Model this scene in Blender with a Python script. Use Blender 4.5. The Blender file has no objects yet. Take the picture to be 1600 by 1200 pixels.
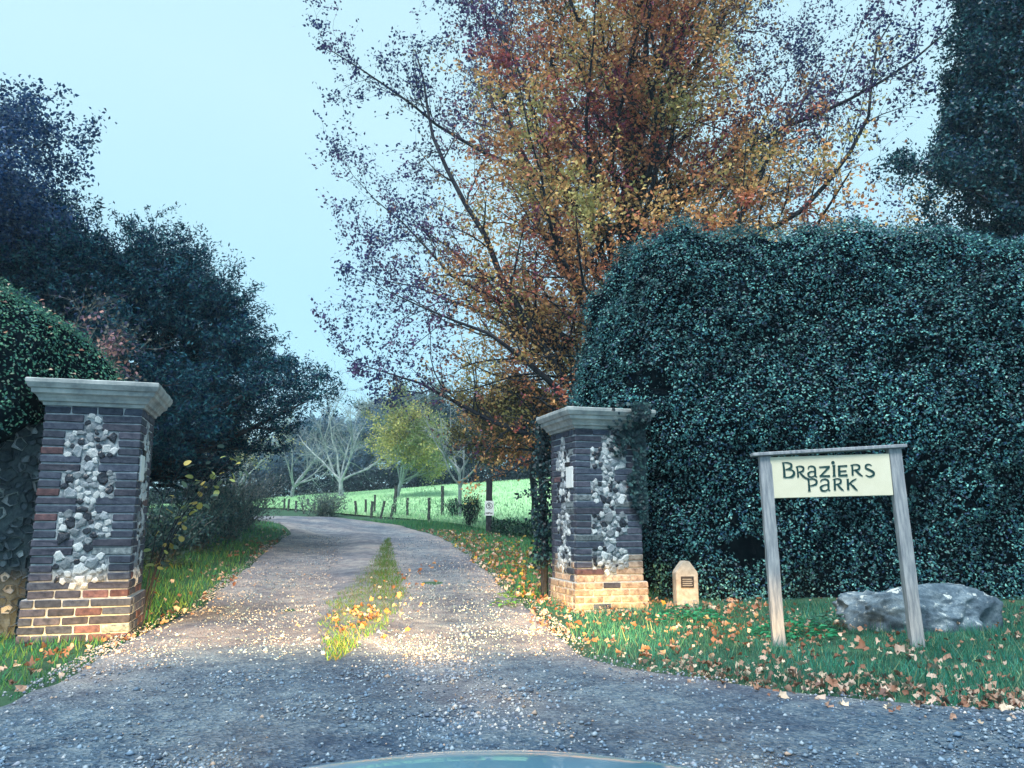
import bpy, bmesh, math, random
import numpy as np
from mathutils import Vector, Matrix, noise

C = bpy.context.scene.collection
SC = bpy.context.scene
rnd = random.Random(7)
RG = np.random.default_rng(11)
R = math.radians

# ------------------------------------------------------------------ camera, sky, sun, exposure
EYE = 1.15
cam_d = bpy.data.cameras.new('camera')
cam_d.sensor_width = 36.0
cam_d.lens = 27.675
cam_d.clip_start = 0.05
cam_d.clip_end = 2000
cam = bpy.data.objects.new('camera', cam_d)
cam.location = (0, 0, EYE)
cam.rotation_euler = (R(90 + 9.7), 0, 0)
C.objects.link(cam)
SC.camera = cam

SUN_EL, SUN_AZ = 60.0, 205.0          # azimuth the light comes from, clockwise from +Y
world = bpy.data.worlds.new('World')
SC.world = world
world.use_nodes = True
nt = world.node_tree
nt.nodes.clear()
w_out = nt.nodes.new('ShaderNodeOutputWorld')
w_add = nt.nodes.new('ShaderNodeAddShader')
w_sky = nt.nodes.new('ShaderNodeTexSky')
w_sky.sky_type = 'NISHITA'
w_sky.sun_disc = False
w_sky.sun_elevation = R(SUN_EL)
w_sky.sun_rotation = R(SUN_AZ)
w_sky.air_density = 1.0
w_sky.dust_density = 1.0
w_bg1 = nt.nodes.new('ShaderNodeBackground')
w_bg1.inputs['Strength'].default_value = 0.05
nt.links.new(w_sky.outputs[0], w_bg1.inputs['Color'])
# high thin overcast veil, a little bluer towards the horizon, softly uneven
w_tc = nt.nodes.new('ShaderNodeTexCoord')
w_sep = nt.nodes.new('ShaderNodeSeparateXYZ')
nt.links.new(w_tc.outputs['Generated'], w_sep.inputs[0])
w_ns = nt.nodes.new('ShaderNodeTexNoise')
w_ns.inputs['Scale'].default_value = 1.6
w_ns.inputs['Detail'].default_value = 3
nt.links.new(w_tc.outputs['Generated'], w_ns.inputs['Vector'])
w_m1 = nt.nodes.new('ShaderNodeMath'); w_m1.operation = 'MULTIPLY_ADD'
w_m1.inputs[1].default_value = 0.22; w_m1.inputs[2].default_value = -0.11
nt.links.new(w_ns.outputs[0], w_m1.inputs[0])
w_m2 = nt.nodes.new('ShaderNodeMath'); w_m2.operation = 'ADD'
nt.links.new(w_sep.outputs[2], w_m2.inputs[0])
nt.links.new(w_m1.outputs[0], w_m2.inputs[1])
w_rp = nt.nodes.new('ShaderNodeValToRGB')
w_rp.color_ramp.elements[0].position = 0.0
w_rp.color_ramp.elements[0].color = (0.20, 0.47, 0.63, 1)
w_rp.color_ramp.elements[1].position = 0.5
w_rp.color_ramp.elements[1].color = (0.41, 0.615, 0.66, 1)
nt.links.new(w_m2.outputs[0], w_rp.inputs[0])
w_bg2 = nt.nodes.new('ShaderNodeBackground')
w_bg2.inputs['Strength'].default_value = 1.0
nt.links.new(w_rp.outputs[0], w_bg2.inputs['Color'])
nt.links.new(w_bg1.outputs[0], w_add.inputs[0])
nt.links.new(w_bg2.outputs[0], w_add.inputs[1])
nt.links.new(w_add.outputs[0], w_out.inputs['Surface'])

sun_d = bpy.data.lights.new('sun', 'SUN')
sun_d.energy = 3.8
sun_d.angle = R(20)
sun_d.color = (1.0, 0.97, 0.92)
sun = bpy.data.objects.new('sun', sun_d)
sd = Vector((math.sin(R(SUN_AZ)) * math.cos(R(SUN_EL)), math.cos(R(SUN_AZ)) * math.cos(R(SUN_EL)), math.sin(R(SUN_EL))))
sun.rotation_euler = sd.to_track_quat('Z', 'Y').to_euler()
C.objects.link(sun)

SC.view_settings.view_transform = 'Standard'
SC.view_settings.look = 'None'
SC.view_settings.exposure = 0.40
SC.view_settings.gamma = 1.0
SC.view_settings.use_curve_mapping = False
SEED_B = 23
HAZE = 0.0010
SC.cycles.max_bounces = 6
SC.cycles.transparent_max_bounces = 4

# ------------------------------------------------------------------ helpers
def tag(o, label=None, cat=None, group=None, kind=None):
    if label: o['label'] = label
    if cat: o['category'] = cat
    if group: o['group'] = group
    if kind: o['kind'] = kind
    return o

def empty(name, loc, rz=0.0, label=None, cat=None, group=None):
    o = bpy.data.objects.new(name, None)
    o.empty_display_size = 0.2
    C.objects.link(o)
    o.location = loc
    o.rotation_euler = (0, 0, rz)
    return tag(o, label, cat, group)

def raw_mesh(name, V, F, cols=None, smooth=False):
    V = np.asarray(V, dtype=np.float32); F = np.asarray(F, dtype=np.int32)
    me = bpy.data.meshes.new(name)
    m, k = F.shape
    me.vertices.add(len(V)); me.vertices.foreach_set('co', V.ravel())
    me.loops.add(m * k); me.loops.foreach_set('vertex_index', F.ravel())
    me.polygons.add(m); me.polygons.foreach_set('loop_start', np.arange(m, dtype=np.int32) * k)
    if smooth: me.polygons.foreach_set('use_smooth', np.ones(m, dtype=bool))
    if cols is not None:
        a = me.color_attributes.new('Col', 'FLOAT_COLOR', 'POINT')
        c4 = np.ones((len(V), 4), dtype=np.float32); c4[:, :3] = cols
        a.data.foreach_set('color', c4.ravel())
    me.update(calc_edges=True)
    return me

def link(name, me, mat, parent=None, kind=None):
    if mat is not None and len(me.materials) == 0: me.materials.append(mat)
    o = bpy.data.objects.new(name, me)
    C.objects.link(o)
    if parent is not None: o.parent = parent
    if kind: o['kind'] = kind
    return o

def bm_obj(name, bm, mat, parent=None, kind=None, smooth=False):
    me = bpy.data.meshes.new(name)
    if smooth:
        for f in bm.faces: f.smooth = True
    bm.to_mesh(me); bm.free()
    return link(name, me, mat, parent, kind)

def add_box(bm, x0, x1, y0, y1, z0, z1, bev=0.0, jit=0.0):
    r = bmesh.ops.create_cube(bm, size=1.0)
    vs = r['verts']
    for v in vs:
        v.co = Vector(((x0 + x1) / 2 + v.co.x * (x1 - x0), (y0 + y1) / 2 + v.co.y * (y1 - y0), (z0 + z1) / 2 + v.co.z * (z1 - z0)))
        if jit: v.co += Vector((rnd.uniform(-jit, jit), rnd.uniform(-jit, jit), rnd.uniform(-jit, jit)))
    if bev:
        es = list({e for v in vs for e in v.link_edges})
        bmesh.ops.bevel(bm, geom=es, offset=bev, segments=1, affect='EDGES')

def smoothstep(a, b, x):
    t = np.clip((np.asarray(x, dtype=float) - a) / (b - a), 0, 1)
    return t * t * (3 - 2 * t)

def fbm(P, scale=1.0, octv=3, seed=0.0):
    """cheap vectorised value noise, about -1..1"""
    P = np.atleast_2d(np.asarray(P, dtype=np.float64)) * scale + seed * 17.31
    out = np.zeros(len(P)); amp = 1.0; tot = 0
    for o in range(octv):
        I = np.floor(P).astype(np.int64); Fr = P - I; Fr = Fr * Fr * (3 - 2 * Fr)
        val = 0
        D = P.shape[1]
        for c in range(2 ** D):
            h = np.zeros(len(P), dtype=np.int64); w = np.ones(len(P))
            for d in range(D):
                b = (c >> d) & 1
                h = h + (I[:, d] + b) * (374761393, 668265263, 2147483647 // 3)[d]
                w = w * (Fr[:, d] if b else 1 - Fr[:, d])
            h = (h ^ (h >> 13)) * 1274126177
            h = (h ^ (h >> 16)) & 0xFFFF
            val = val + w * (h / 32767.5 - 1)
        out += val * amp; tot += amp; amp *= 0.5; P = P * 2.03 + 5.1
    return out / tot

# terrain -------------------------------------------------------------
def tz(x, y):
    x = np.asarray(x, dtype=float); y = np.asarray(y, dtype=float)
    a = y - 9.0
    z = 0.05 * np.where(a > 30, a, np.log1p(np.exp(np.clip(a, -40, 30))))
    z = np.where(y > 60, 0.05 * 51 + (y - 60) * 0.015, z)
    z = z + np.clip((x + 18) / 20, -0.3, 1.6) * 1.5 * smoothstep(30, 60, y)
    z = z + 0.25 * smoothstep(-4.6, -7.5, x) * smoothstep(9, 14, y) * (1 - smoothstep(26, 34, y))
    return z
def tzf(x, y): return float(tz(x, y))

P_ = R(9.7); F_ = 1230.0
def ray(u, v):
    x = (u - 800) / F_; y = (600 - v) / F_
    return x, math.cos(P_) - y * math.sin(P_), math.sin(P_) + y * math.cos(P_)
def at(u, v, Y):
    x, y, z = ray(u, v); t = Y / y
    return Vector((x * t, Y, EYE + z * t))
def gat(u, v):
    x, y, z = ray(u, v); t = 3.0
    while t < 120:
        if EYE + z * t <= tzf(x * t, y * t): break
        t += 0.05
    return (x * t, y * t)

# materials -----------------------------------------------------------
def mat_new(name):
    m = bpy.data.materials.new(name); m.use_nodes = True
    n = m.node_tree; b = n.nodes['Principled BSDF']
    return m, n, b
def N(n, t, **kw):
    o = n.nodes.new(t)
    for k, v in kw.items(): setattr(o, k, v)
    return o

def mat_noise(name, c1, c2, scale=5.0, rough=0.85, bump=0.3, c3=None, p=(0.35, 0.65), spec=0.3, vec=(1, 1, 1), bdist=0.02, per_obj=0.0, fine=4.0):
    m, n, b = mat_new(name)
    tc = N(n, 'ShaderNodeTexCoord'); mp = N(n, 'ShaderNodeMapping'); mp.inputs['Scale'].default_value = vec
    n.links.new(tc.outputs['Object'], mp.inputs[0])
    src = mp.outputs[0]
    if per_obj:
        oi = N(n, 'ShaderNodeObjectInfo'); vm = N(n, 'ShaderNodeVectorMath', operation='MULTIPLY_ADD')
        sc = N(n, 'ShaderNodeMath', operation='MULTIPLY'); sc.inputs[1].default_value = 37.0
        n.links.new(oi.outputs['Random'], sc.inputs[0])
        vm2 = N(n, 'ShaderNodeVectorMath', operation='ADD')
        n.links.new(src, vm2.inputs[0]); n.links.new(sc.outputs[0], vm2.inputs[1]); src = vm2.outputs[0]
    t1 = N(n, 'ShaderNodeTexNoise'); t1.inputs['Scale'].default_value = scale; t1.inputs['Detail'].default_value = 6; t1.inputs['Roughness'].default_value = 0.65
    n.links.new(src, t1.inputs['Vector'])
    rp = N(n, 'ShaderNodeValToRGB'); e = rp.color_ramp.elements
    e[0].position, e[1].position = p; e[0].color = (*c1, 1); e[1].color = (*c2, 1)
    if c3:
        x = e.new(min(0.98, p[1] + 0.12)); x.color = (*c3, 1)
    n.links.new(t1.outputs[0], rp.inputs[0])
    col = rp.outputs[0]
    if per_obj:
        mr = N(n, 'ShaderNodeMapRange'); mr.inputs['To Min'].default_value = 1 - per_obj; mr.inputs['To Max'].default_value = 1 + per_obj
        n.links.new(oi.outputs['Random'], mr.inputs[0])
        mx = N(n, 'ShaderNodeVectorMath', operation='SCALE')
        n.links.new(col, mx.inputs[0]); n.links.new(mr.outputs[0], mx.inputs['Scale']); col = mx.outputs[0]
    n.links.new(col, b.inputs['Base Color'])
    b.inputs['Roughness'].default_value = rough
    b.inputs['Specular IOR Level'].default_value = spec
    if bump:
        t2 = N(n, 'ShaderNodeTexNoise'); t2.inputs['Scale'].default_value = scale * fine; t2.inputs['Detail'].default_value = 5
        n.links.new(src, t2.inputs['Vector'])
        bp = N(n, 'ShaderNodeBump'); bp.inputs['Strength'].default_value = bump; bp.inputs['Distance'].default_value = bdist
        n.links.new(t2.outputs[0], bp.inputs['Height']); n.links.new(bp.outputs[0], b.inputs['Normal'])
    return m

def mat_leaf(name, rough=0.45, trans=0.3, spec=0.4):
    m, n, b = mat_new(name)
    at_ = N(n, 'ShaderNodeAttribute', attribute_name='Col')
    n.links.new(at_.outputs['Color'], b.inputs['Base Color'])
    b.inputs['Roughness'].default_value = rough
    b.inputs['Specular IOR Level'].default_value = spec
    if trans:
        tr = N(n, 'ShaderNodeBsdfTranslucent'); mx = N(n, 'ShaderNodeMixShader'); mx.inputs[0].default_value = trans
        n.links.new(at_.outputs['Color'], tr.inputs['Color'])
        n.links.new(b.outputs[0], mx.inputs[1]); n.links.new(tr.outputs[0], mx.inputs[2])
        n.links.new(mx.outputs[0], n.nodes['Material Output'].inputs['Surface'])
    return m

M = {}
M['leaf'] = mat_leaf('leaf_matte', 0.6, 0.3, 0.25)
M['leaf_gloss'] = mat_leaf('leaf_glossy', 0.48, 0.12, 0.35)
M['needle'] = mat_leaf('needle', 0.7, 0.1, 0.12)
M['grass'] = mat_leaf('grass_blade', 0.55, 0.3, 0.3)
M['litter'] = mat_leaf('dead_leaf', 0.7, 0.15, 0.25)
M['pebble'] = mat_leaf('pebble', 0.85, 0.0, 0.3)
M['bark'] = mat_noise('bark_dark', (0.012, 0.016, 0.03), (0.05, 0.055, 0.07), 6, 0.9, 0.6, vec=(1, 1, 0.25))
M['bark_pale'] = mat_noise('bark_pale', (0.16, 0.20, 0.23), (0.38, 0.43, 0.46), 3, 0.9, 0.4)
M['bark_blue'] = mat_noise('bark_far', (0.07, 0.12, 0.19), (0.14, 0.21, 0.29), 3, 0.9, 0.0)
M['brick'] = mat_noise('brick_face', (0.028, 0.036, 0.06), (0.085, 0.09, 0.125), 18, 0.85, 0.6, c3=(0.22, 0.16, 0.17), bdist=0.004, per_obj=0.35)
M['brick_blue'] = mat_noise('brick_blue_black', (0.018, 0.028, 0.055), (0.07, 0.09, 0.13), 22, 0.8, 0.7, c3=(0.16, 0.18, 0.22), bdist=0.006, per_obj=0.25, p=(.3, .68))
M['brick_red'] = mat_noise('brick_red_brown', (0.05, 0.035, 0.05), (0.17, 0.10, 0.11), 20, 0.85, 0.7, c3=(0.33, 0.20, 0.19), bdist=0.006, per_obj=0.35, p=(.3, .66))
M['brick_mossy'] = mat_noise('brick_limed', (0.05, 0.07, 0.09), (0.20, 0.24, 0.26), 26, 0.9, 0.7, c3=(0.42, 0.46, 0.46), bdist=0.006, per_obj=0.3, p=(.35, .62))
M['brick_pale'] = mat_noise('brick_headlamp_lit', (0.13, 0.10, 0.09), (0.40, 0.34, 0.29), 13, 0.9, 0.8, c3=(0.50, 0.48, 0.45), p=(.34, .6), bdist=0.008, per_obj=0.25)  # lit copy of the brick: headlamp glow put into the colour
M['mortar'] = mat_noise('lime_mortar', (0.26, 0.31, 0.37), (0.50, 0.56, 0.60), 18, 0.95, 0.7, bdist=0.006)
M['bed'] = mat_noise('panel_mortar', (0.09, 0.12, 0.16), (0.42, 0.48, 0.52), 20, 0.95, 0.8, bdist=0.01)
M['cap'] = mat_noise('cap_stone', (0.20, 0.24, 0.26), (0.44, 0.49, 0.50), 5, 0.9, 0.5, c3=(0.58, 0.60, 0.60), bdist=0.006)
M['flint_white'] = mat_noise('flint_white', (0.13, 0.17, 0.22), (0.60, 0.66, 0.70), 16, 0.55, 0.5, c3=(0.85, 0.88, 0.88), per_obj=0.15, p=(0.36, 0.50))
M['flint_grey'] = mat_noise('flint_grey', (0.09, 0.12, 0.16), (0.36, 0.41, 0.45), 16, 0.45, 0.3, per_obj=0.3, p=(0.42, 0.58))
M['flint_dark'] = mat_noise('flint_dark', (0.008, 0.010, 0.018), (0.05, 0.06, 0.09), 14, 0.22, 0.2, c3=(0.4, 0.44, 0.46), p=(0.45, 0.64), spec=0.6)
M['wall_flint'] = mat_noise('wall_flint_dull', (0.03, 0.045, 0.07), (0.18, 0.23, 0.27), 13, 0.7, 0.3, per_obj=0.4)
M['wall_mortar'] = mat_noise('wall_mortar', (0.04, 0.06, 0.08), (0.12, 0.16, 0.18), 12, 0.95, 0.7)
M['wood'] = mat_noise('weathered_wood', (0.17, 0.20, 0.24), (0.37, 0.40, 0.43), 7, 0.85, 0.5, c3=(0.48, 0.50, 0.50), vec=(6, 6, 0.6), bdist=0.006)
M['wood_dark'] = mat_noise('dark_wood', (0.008, 0.012, 0.02), (0.035, 0.04, 0.05), 8, 0.9, 0.5, vec=(3, 3, 0.6))
M['wood_fence'] = mat_noise('fence_wood', (0.03, 0.04, 0.045), (0.09, 0.10, 0.10), 8, 0.9, 0.5, vec=(3, 3, 0.6))
M['board'] = mat_noise('cream_paint', (0.64, 0.62, 0.47), (0.72, 0.70, 0.56), 3, 0.5, 0.05, per_obj=0.0)
M['ink'] = mat_noise('green_lettering', (0.004, 0.035, 0.04), (0.01, 0.06, 0.06), 30, 0.5, 0.0)
M['white'] = mat_noise('white_plate', (0.66, 0.72, 0.74), (0.8, 0.84, 0.85), 10, 0.5, 0.05)
M['black'] = mat_noise('black_print', (0.01, 0.012, 0.02), (0.02, 0.022, 0.03), 10, 0.5, 0.0)
M['iron'] = mat_noise('dark_iron', (0.006, 0.007, 0.01), (0.03, 0.03, 0.035), 20, 0.6, 0.3)
M['marker'] = mat_noise('pale_limestone', (0.30, 0.27, 0.23), (0.50, 0.47, 0.42), 12, 0.9, 0.5, bdist=0.004)
M['bronze'] = mat_noise('dark_plaque', (0.02, 0.02, 0.025), (0.07, 0.06, 0.055), 40, 0.5, 0.4, bdist=0.003)
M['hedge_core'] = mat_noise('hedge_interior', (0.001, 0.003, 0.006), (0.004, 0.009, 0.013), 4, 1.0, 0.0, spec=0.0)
M['rubber'] = mat_noise('tyre_rubber', (0.01, 0.01, 0.012), (0.02, 0.02, 0.022), 10, 0.8, 0.1)
M['stem'] = mat_noise('pale_stem', (0.10, 0.11, 0.11), (0.24, 0.24, 0.22), 8, 0.8, 0.0)

# ------------------------------------------------------------------ leaf builder
def unit(a):
    return a / np.maximum(np.linalg.norm(a, axis=-1, keepdims=True), 1e-9)

def leaf_arrays(P, Nrm, U, L, W, fold=0.25):
    """one folded diamond per point"""
    n = len(P); L = np.broadcast_to(np.asarray(L, float), (n,))[:, None]; W = np.broadcast_to(np.asarray(W, float), (n,))[:, None]
    Nrm = unit(Nrm); U = unit(U - (U * Nrm).sum(1, keepdims=True) * Nrm); S = np.cross(Nrm, U)
    V = np.empty((n, 4, 3))
    V[:, 0] = P - U * L * 0.5
    V[:, 1] = P + S * W * 0.5 - U * L * 0.05 + Nrm * W * fold
    V[:, 2] = P + U * L * 0.5
    V[:, 3] = P - S * W * 0.5 - U * L * 0.05 + Nrm * W * fold
    return V.reshape(-1, 3), np.arange(n * 4).reshape(n, 4)

def leaves(name, P, Nrm, U, L, W, cols, mat, parent=None, fold=0.25, kind='stuff'):
    V, F = leaf_arrays(P, Nrm, U, L, W, fold)
    me = raw_mesh(name, V, F, np.repeat(cols, 4, axis=0))
    return link(name, me, mat, parent, kind)

def rdir(n): return unit(RG.normal(size=(n, 3)))

def palette(n, cols, w=None, jit=0.25):
    cols = np.asarray(cols, float); w = None if w is None else np.asarray(w) / np.sum(w)
    c = cols[RG.choice(len(cols), n, p=w)]
    return c * (1 + RG.uniform(-jit, jit, (n, 1)))

# ------------------------------------------------------------------ tubes and trees
def tubes(paths):
    """paths: list of (pts (m,3), radii (m,), sides) -> V, F(quads)"""
    VV, FF, base = [], [], 0
    for pts, rad, k in paths:
        pts = np.asarray(pts, float); rad = np.asarray(rad, float); m = len(pts)
        if m < 2: continue
        t = np.gradient(pts, axis=0); t = unit(t)
        av = t.mean(0); ref = np.array([0, 0, 1.0]) if abs(av[2]) < 0.8 * np.linalg.norm(av) + 1e-6 else np.array([1.0, 0.3, 0])
        a = unit(np.cross(t, ref)); b = np.cross(t, a)
        th = np.arange(k) * 2 * math.pi / k
        ring = pts[:, None] + rad[:, None, None] * (a[:, None] * np.cos(th)[None, :, None] + b[:, None] * np.sin(th)[None, :, None])
        VV.append(ring.reshape(-1, 3))
        i = np.arange(m - 1)[:, None] * k; j = np.arange(k)[None]; j2 = (j + 1) % k
        FF.append((np.stack([i + j, i + j2, i + k + j2, i + k + j], -1).reshape(-1, 4)) + base)
        base += m * k
    return np.concatenate(VV), np.concatenate(FF)

def grow(out, p, d, L, r, lv, S):
    n = S['seg'][lv]; gn = S['gn'][lv]; up = S['up'][lv]
    pts = [p.copy()]; rad = [r]; ds = [d.copy()]
    for i in range(n):
        d = (d + Vector((rnd.gauss(0, gn), rnd.gauss(0, gn), rnd.gauss(0, gn) + up))).normalized()
        p = p + d * (L / n)
        if 0 < lv <= S.get('envlv', 9) and S.get('env') and not S['env'](p): 
            if len(pts) < 2: return
            mm = len(pts) - 1
            rad = [q_ * (1 - .92 * (ii / mm) ** 1.3) for ii, q_ in enumerate(rad)]
            break
        pts.append(p.copy()); ds.append(d.copy()); rad.append(r * (1 - (i + 1) / n * S['tap'][lv]))
    out['paths'].append(([tuple(q) for q in pts], rad, S['k'][lv]))
    if lv >= S['leaf']:
        out['twigs'].append((pts, lv))
    if lv < S['max']:
        nc = S['n'][lv]; m = len(pts) - 1; t0 = S['t0'][lv]
        for j in range(nc):
            q_ = (j + rnd.random()) / nc
            t = t0 + (1 - t0) * (q_ ** S.get('bias', 1))
            x = t * m; i = min(int(x), m - 1)
            q = pts[i].lerp(pts[i + 1], x - i); dd = ds[i + 1]
            pr = dd.orthogonal().normalized(); pr.rotate(Matrix.Rotation(rnd.uniform(0, 2 * math.pi) if lv else j * 2.4 + rnd.uniform(-.4, .4), 3, dd))
            an = R(rnd.uniform(*S['ang'][lv]))
            if lv == 0 and 'angt' in S: an = R(rnd.uniform(S['angt'][1], S['angt'][0]) * (1.15 - .75 * t))
            cd = dd * math.cos(an) + pr * math.sin(an)
            if S.get('flat') and lv >= 1: cd.z *= S['flat']; cd.normalize()
            rr = rad[i] * S['rr'][lv]
            grow(out, q, cd, S['L'][lv + 1] * (1 - S['tl'][lv] * t) * rnd.uniform(0.75, 1.2), max(rr, S['rmin']), lv + 1, S)

def branch_mesh(paths, name, mat, parent, kind=None):
    if not paths: return None
    V, F = tubes(paths)
    return link(name, raw_mesh(name, V, F, smooth=True), mat, parent, kind)

def tree_parts(out, barkmat, parent, nlim=1):
    trunk = [q for q in out['paths'] if q[2] == out['k0']]
    rest = [q for q in out['paths'] if q[2] != out['k0']]
    branch_mesh(trunk, 'trunk', barkmat, parent)
    branch_mesh(rest, 'branches', barkmat, parent)

def twig_points(out, per, spread, lo=0.0):
    P, D = [], []
    for pts, lv in out['twigs']:
        a = np.array([tuple(q) for q in pts])
        if len(a) < 2: continue
        n = per
        t = RG.uniform(lo, 1, n) * (len(a) - 1); i = np.minimum(t.astype(int), len(a) - 2); f = (t - i)[:, None]
        P.append(a[i] * (1 - f) + a[i + 1] * f); D.append(unit(a[i + 1] - a[i]))
    P = np.concatenate(P); D = np.concatenate(D)
    return P + RG.normal(size=P.shape) * spread, D

# ================================================================== SETTING
# ground -------------------------------------------------------------
def grid(name, xs, ys, zf, mat, kind='structure', parent=None, jit=0):
    X, Y = np.meshgrid(xs, ys); Z = zf(X, Y)
    V = np.stack([X, Y, Z], -1).reshape(-1, 3)
    nx, ny = len(xs), len(ys)
    i = np.arange(ny - 1)[:, None] * nx; j = np.arange(nx - 1)[None]
    F = np.stack([i + j, i + j + 1, i + nx + j + 1, i + nx + j], -1).reshape(-1, 4)
    return link(name, raw_mesh(name, V, F, smooth=True), mat, parent, kind)

M['soil'] = mat_noise('soil_and_moss', (0.015, 0.045, 0.03), (0.04, 0.11, 0.06), 3.5, 0.95, 0.6, c3=(0.07, 0.09, 0.05), bdist=0.03)
xs = np.unique(np.concatenate([np.linspace(-400, -30, 12), np.linspace(-30, 30, 121), np.linspace(30, 400, 12)]))
ys = np.unique(np.concatenate([np.linspace(-60, -2, 8), np.linspace(-2, 40, 141), np.linspace(40, 100, 50), np.linspace(100, 900, 14)]))
def ground_z(X, Y):
    z = tz(X, Y)
    n = fbm(np.stack([X.ravel(), Y.ravel()], -1), 0.8, 3).reshape(X.shape)
    return z + 0.035 * n
grid('ground', xs, ys, ground_z, M['soil'])

# track: edges as points (left, right) walked from the road mouth to the bend
LE = [gat(*q) for q in [(300, 955), (350, 917), (395, 880), (430, 850), (452, 834)]]
LE = [(-22, 0.6), (-7.0, 3.0), (-3.6, 4.5), (-3.22, 5.4), (-3.35, 6.5), (-3.62, 7.8)] + LE
LE += [(LE[-1][0] - 1.1, LE[-1][1] + 2.6), (LE[-1][0] - 3.0, LE[-1][1] + 4.2), (LE[-1][0] - 8.5, LE[-1][1] + 6.4), (LE[-1][0] - 20, LE[-1][1] + 9)]
REd = [gat(*q) for q in [(950, 1042), (880, 1000), (840, 965), (800, 930), (760, 893), (720, 862), (690, 842), (650, 830)]]
REd = [(22, .6), (9, 3.4), (4.4, 4.45), (2.9, 4.85), (1.6, 5.55)] + REd
REd += [(REd[-1][0] - 1.2, REd[-1][1] + 3.1), (REd[-1][0] - 3.6, REd[-1][1] + 5.6), (REd[-1][0] - 9.0, REd[-1][1] + 8.2), (REd[-1][0] - 21, REd[-1][1] + 11)]
def resample(P, n):
    P = np.array(P, float); s = np.concatenate([[0], np.cumsum(np.linalg.norm(np.diff(P, axis=0), axis=1))])
    # even by index so that left and right pair up
    t = np.linspace(0, len(P) - 1, n); out = []
    for k in range(2):
        # smooth interpolation
        i = np.clip(t.astype(int), 0, len(P) - 2); f = t - i
        p0 = P[np.maximum(i - 1, 0), k]; p1 = P[i, k]; p2 = P[i + 1, k]; p3 = P[np.minimum(i + 2, len(P) - 1), k]
        out.append(0.5 * ((2 * p1) + (-p0 + p2) * f + (2 * p0 - 5 * p1 + 4 * p2 - p3) * f ** 2 + (-p0 + 3 * p1 - 3 * p2 + p3) * f ** 3))
    return np.stack(out, -1)
NL = 300
Ls = resample(LE, NL); Rs = resample(REd, NL)
Ls[:, 0] += 0.10 * fbm(Ls, 1.1, 3, 1); Rs[:, 0] += 0.10 * fbm(Rs, 1.1, 3, 2)
def in_track(x, y, margin=0.0):
    """signed lateral parameter: 0 at left edge, 1 at right edge, for y beyond the mouth"""
    yl = Ls[:, 1]; yr = Rs[:, 1]
    xl = np.interp(y, yl, Ls[:, 0]); xr = np.interp(y, yr, Rs[:, 0])
    return (x - xl), (xr - x)

m, n, b = mat_new('gravel_track')
tc = N(n, 'ShaderNodeTexCoord')
def tex(scale, detail=6, rough=0.6, vec=None):
    t = N(n, 'ShaderNodeTexNoise'); t.inputs['Scale'].default_value = scale; t.inputs['Detail'].default_value = detail; t.inputs['Roughness'].default_value = rough
    if vec:
        mp = N(n, 'ShaderNodeMapping'); mp.inputs['Scale'].default_value = vec
        n.links.new(tc.outputs['Object'], mp.inputs[0]); n.links.new(mp.outputs[0], t.inputs['Vector'])
    else: n.links.new(tc.outputs['Object'], t.inputs['Vector'])
    return t
def ramp(src, stops):
    r = N(n, 'ShaderNodeValToRGB'); e = r.color_ramp.elements
    e[0].position = stops[0][0]; e[0].color = (*stops[0][1], 1); e[1].position = stops[-1][0]; e[1].color = (*stops[-1][1], 1)
    for s in stops[1:-1]:
        x = e.new(s[0]); x.color = (*s[1], 1)
    n.links.new(src, r.inputs[0]); return r.outputs[0]
def mix(a, b_, f, mode='MIX'):
    x = N(n, 'ShaderNodeMix', data_type='RGBA', blend_type=mode)
    if isinstance(f, float): x.inputs[0].default_value = f
    else: n.links.new(f, x.inputs[0])
    for s, k in ((a, 6), (b_, 7)):
        if isinstance(s, tuple): x.inputs[k].default_value = (*s, 1)
        else: n.links.new(s, x.inputs[k])
    return x.outputs[2]
big = tex(0.9, 4); midn = tex(5, 10, 0.8); fin = tex(60, 4, 0.7)
vo = N(n, 'ShaderNodeTexVoronoi'); vo.inputs['Scale'].default_value = 42; n.links.new(tc.outputs['Object'], vo.inputs['Vector'])
base = ramp(midn.outputs[0], [(0.36, (0.015, 0.055, 0.12)), (0.5, (0.11, 0.215, 0.33)), (0.62, (0.30, 0.43, 0.53))])
stone = ramp(vo.outputs['Color'], [(0.2, (0.05, 0.09, 0.16)), (0.55, (0.2, 0.26, 0.34)), (0.8, (0.46, 0.50, 0.52))])
colm = mix(base, stone, 0.42)
att = N(n, 'ShaderNodeAttribute', attribute_name='Col')      # red: loose pale gravel and painted headlamp glow, green: mossy soil between the wheel tracks
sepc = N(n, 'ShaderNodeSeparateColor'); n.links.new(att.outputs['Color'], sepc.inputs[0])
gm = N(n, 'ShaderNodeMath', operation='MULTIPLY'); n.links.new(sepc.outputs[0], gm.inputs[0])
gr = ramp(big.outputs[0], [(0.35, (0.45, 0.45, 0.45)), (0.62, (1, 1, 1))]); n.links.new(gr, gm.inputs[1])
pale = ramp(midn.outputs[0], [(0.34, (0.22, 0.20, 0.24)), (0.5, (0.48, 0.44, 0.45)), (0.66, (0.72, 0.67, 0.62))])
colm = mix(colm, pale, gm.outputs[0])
dark_patch = ramp(tex(0.55, 7, .7).outputs[0], [(0.38, (0.42, 0.48, 0.60)), (0.58, (1, 1, 1))])  # large random patches darken the track
colm = mix(colm, dark_patch, 1.0, 'MULTIPLY')
n.links.new(colm, b.inputs['Base Color'])
b.inputs['Roughness'].default_value = 0.8; b.inputs['Specular IOR Level'].default_value = 0.25
ad = N(n, 'ShaderNodeMath', operation='ADD'); n.links.new(fin.outputs[0], ad.inputs[0]); n.links.new(vo.outputs['Distance'], ad.inputs[1])
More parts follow.
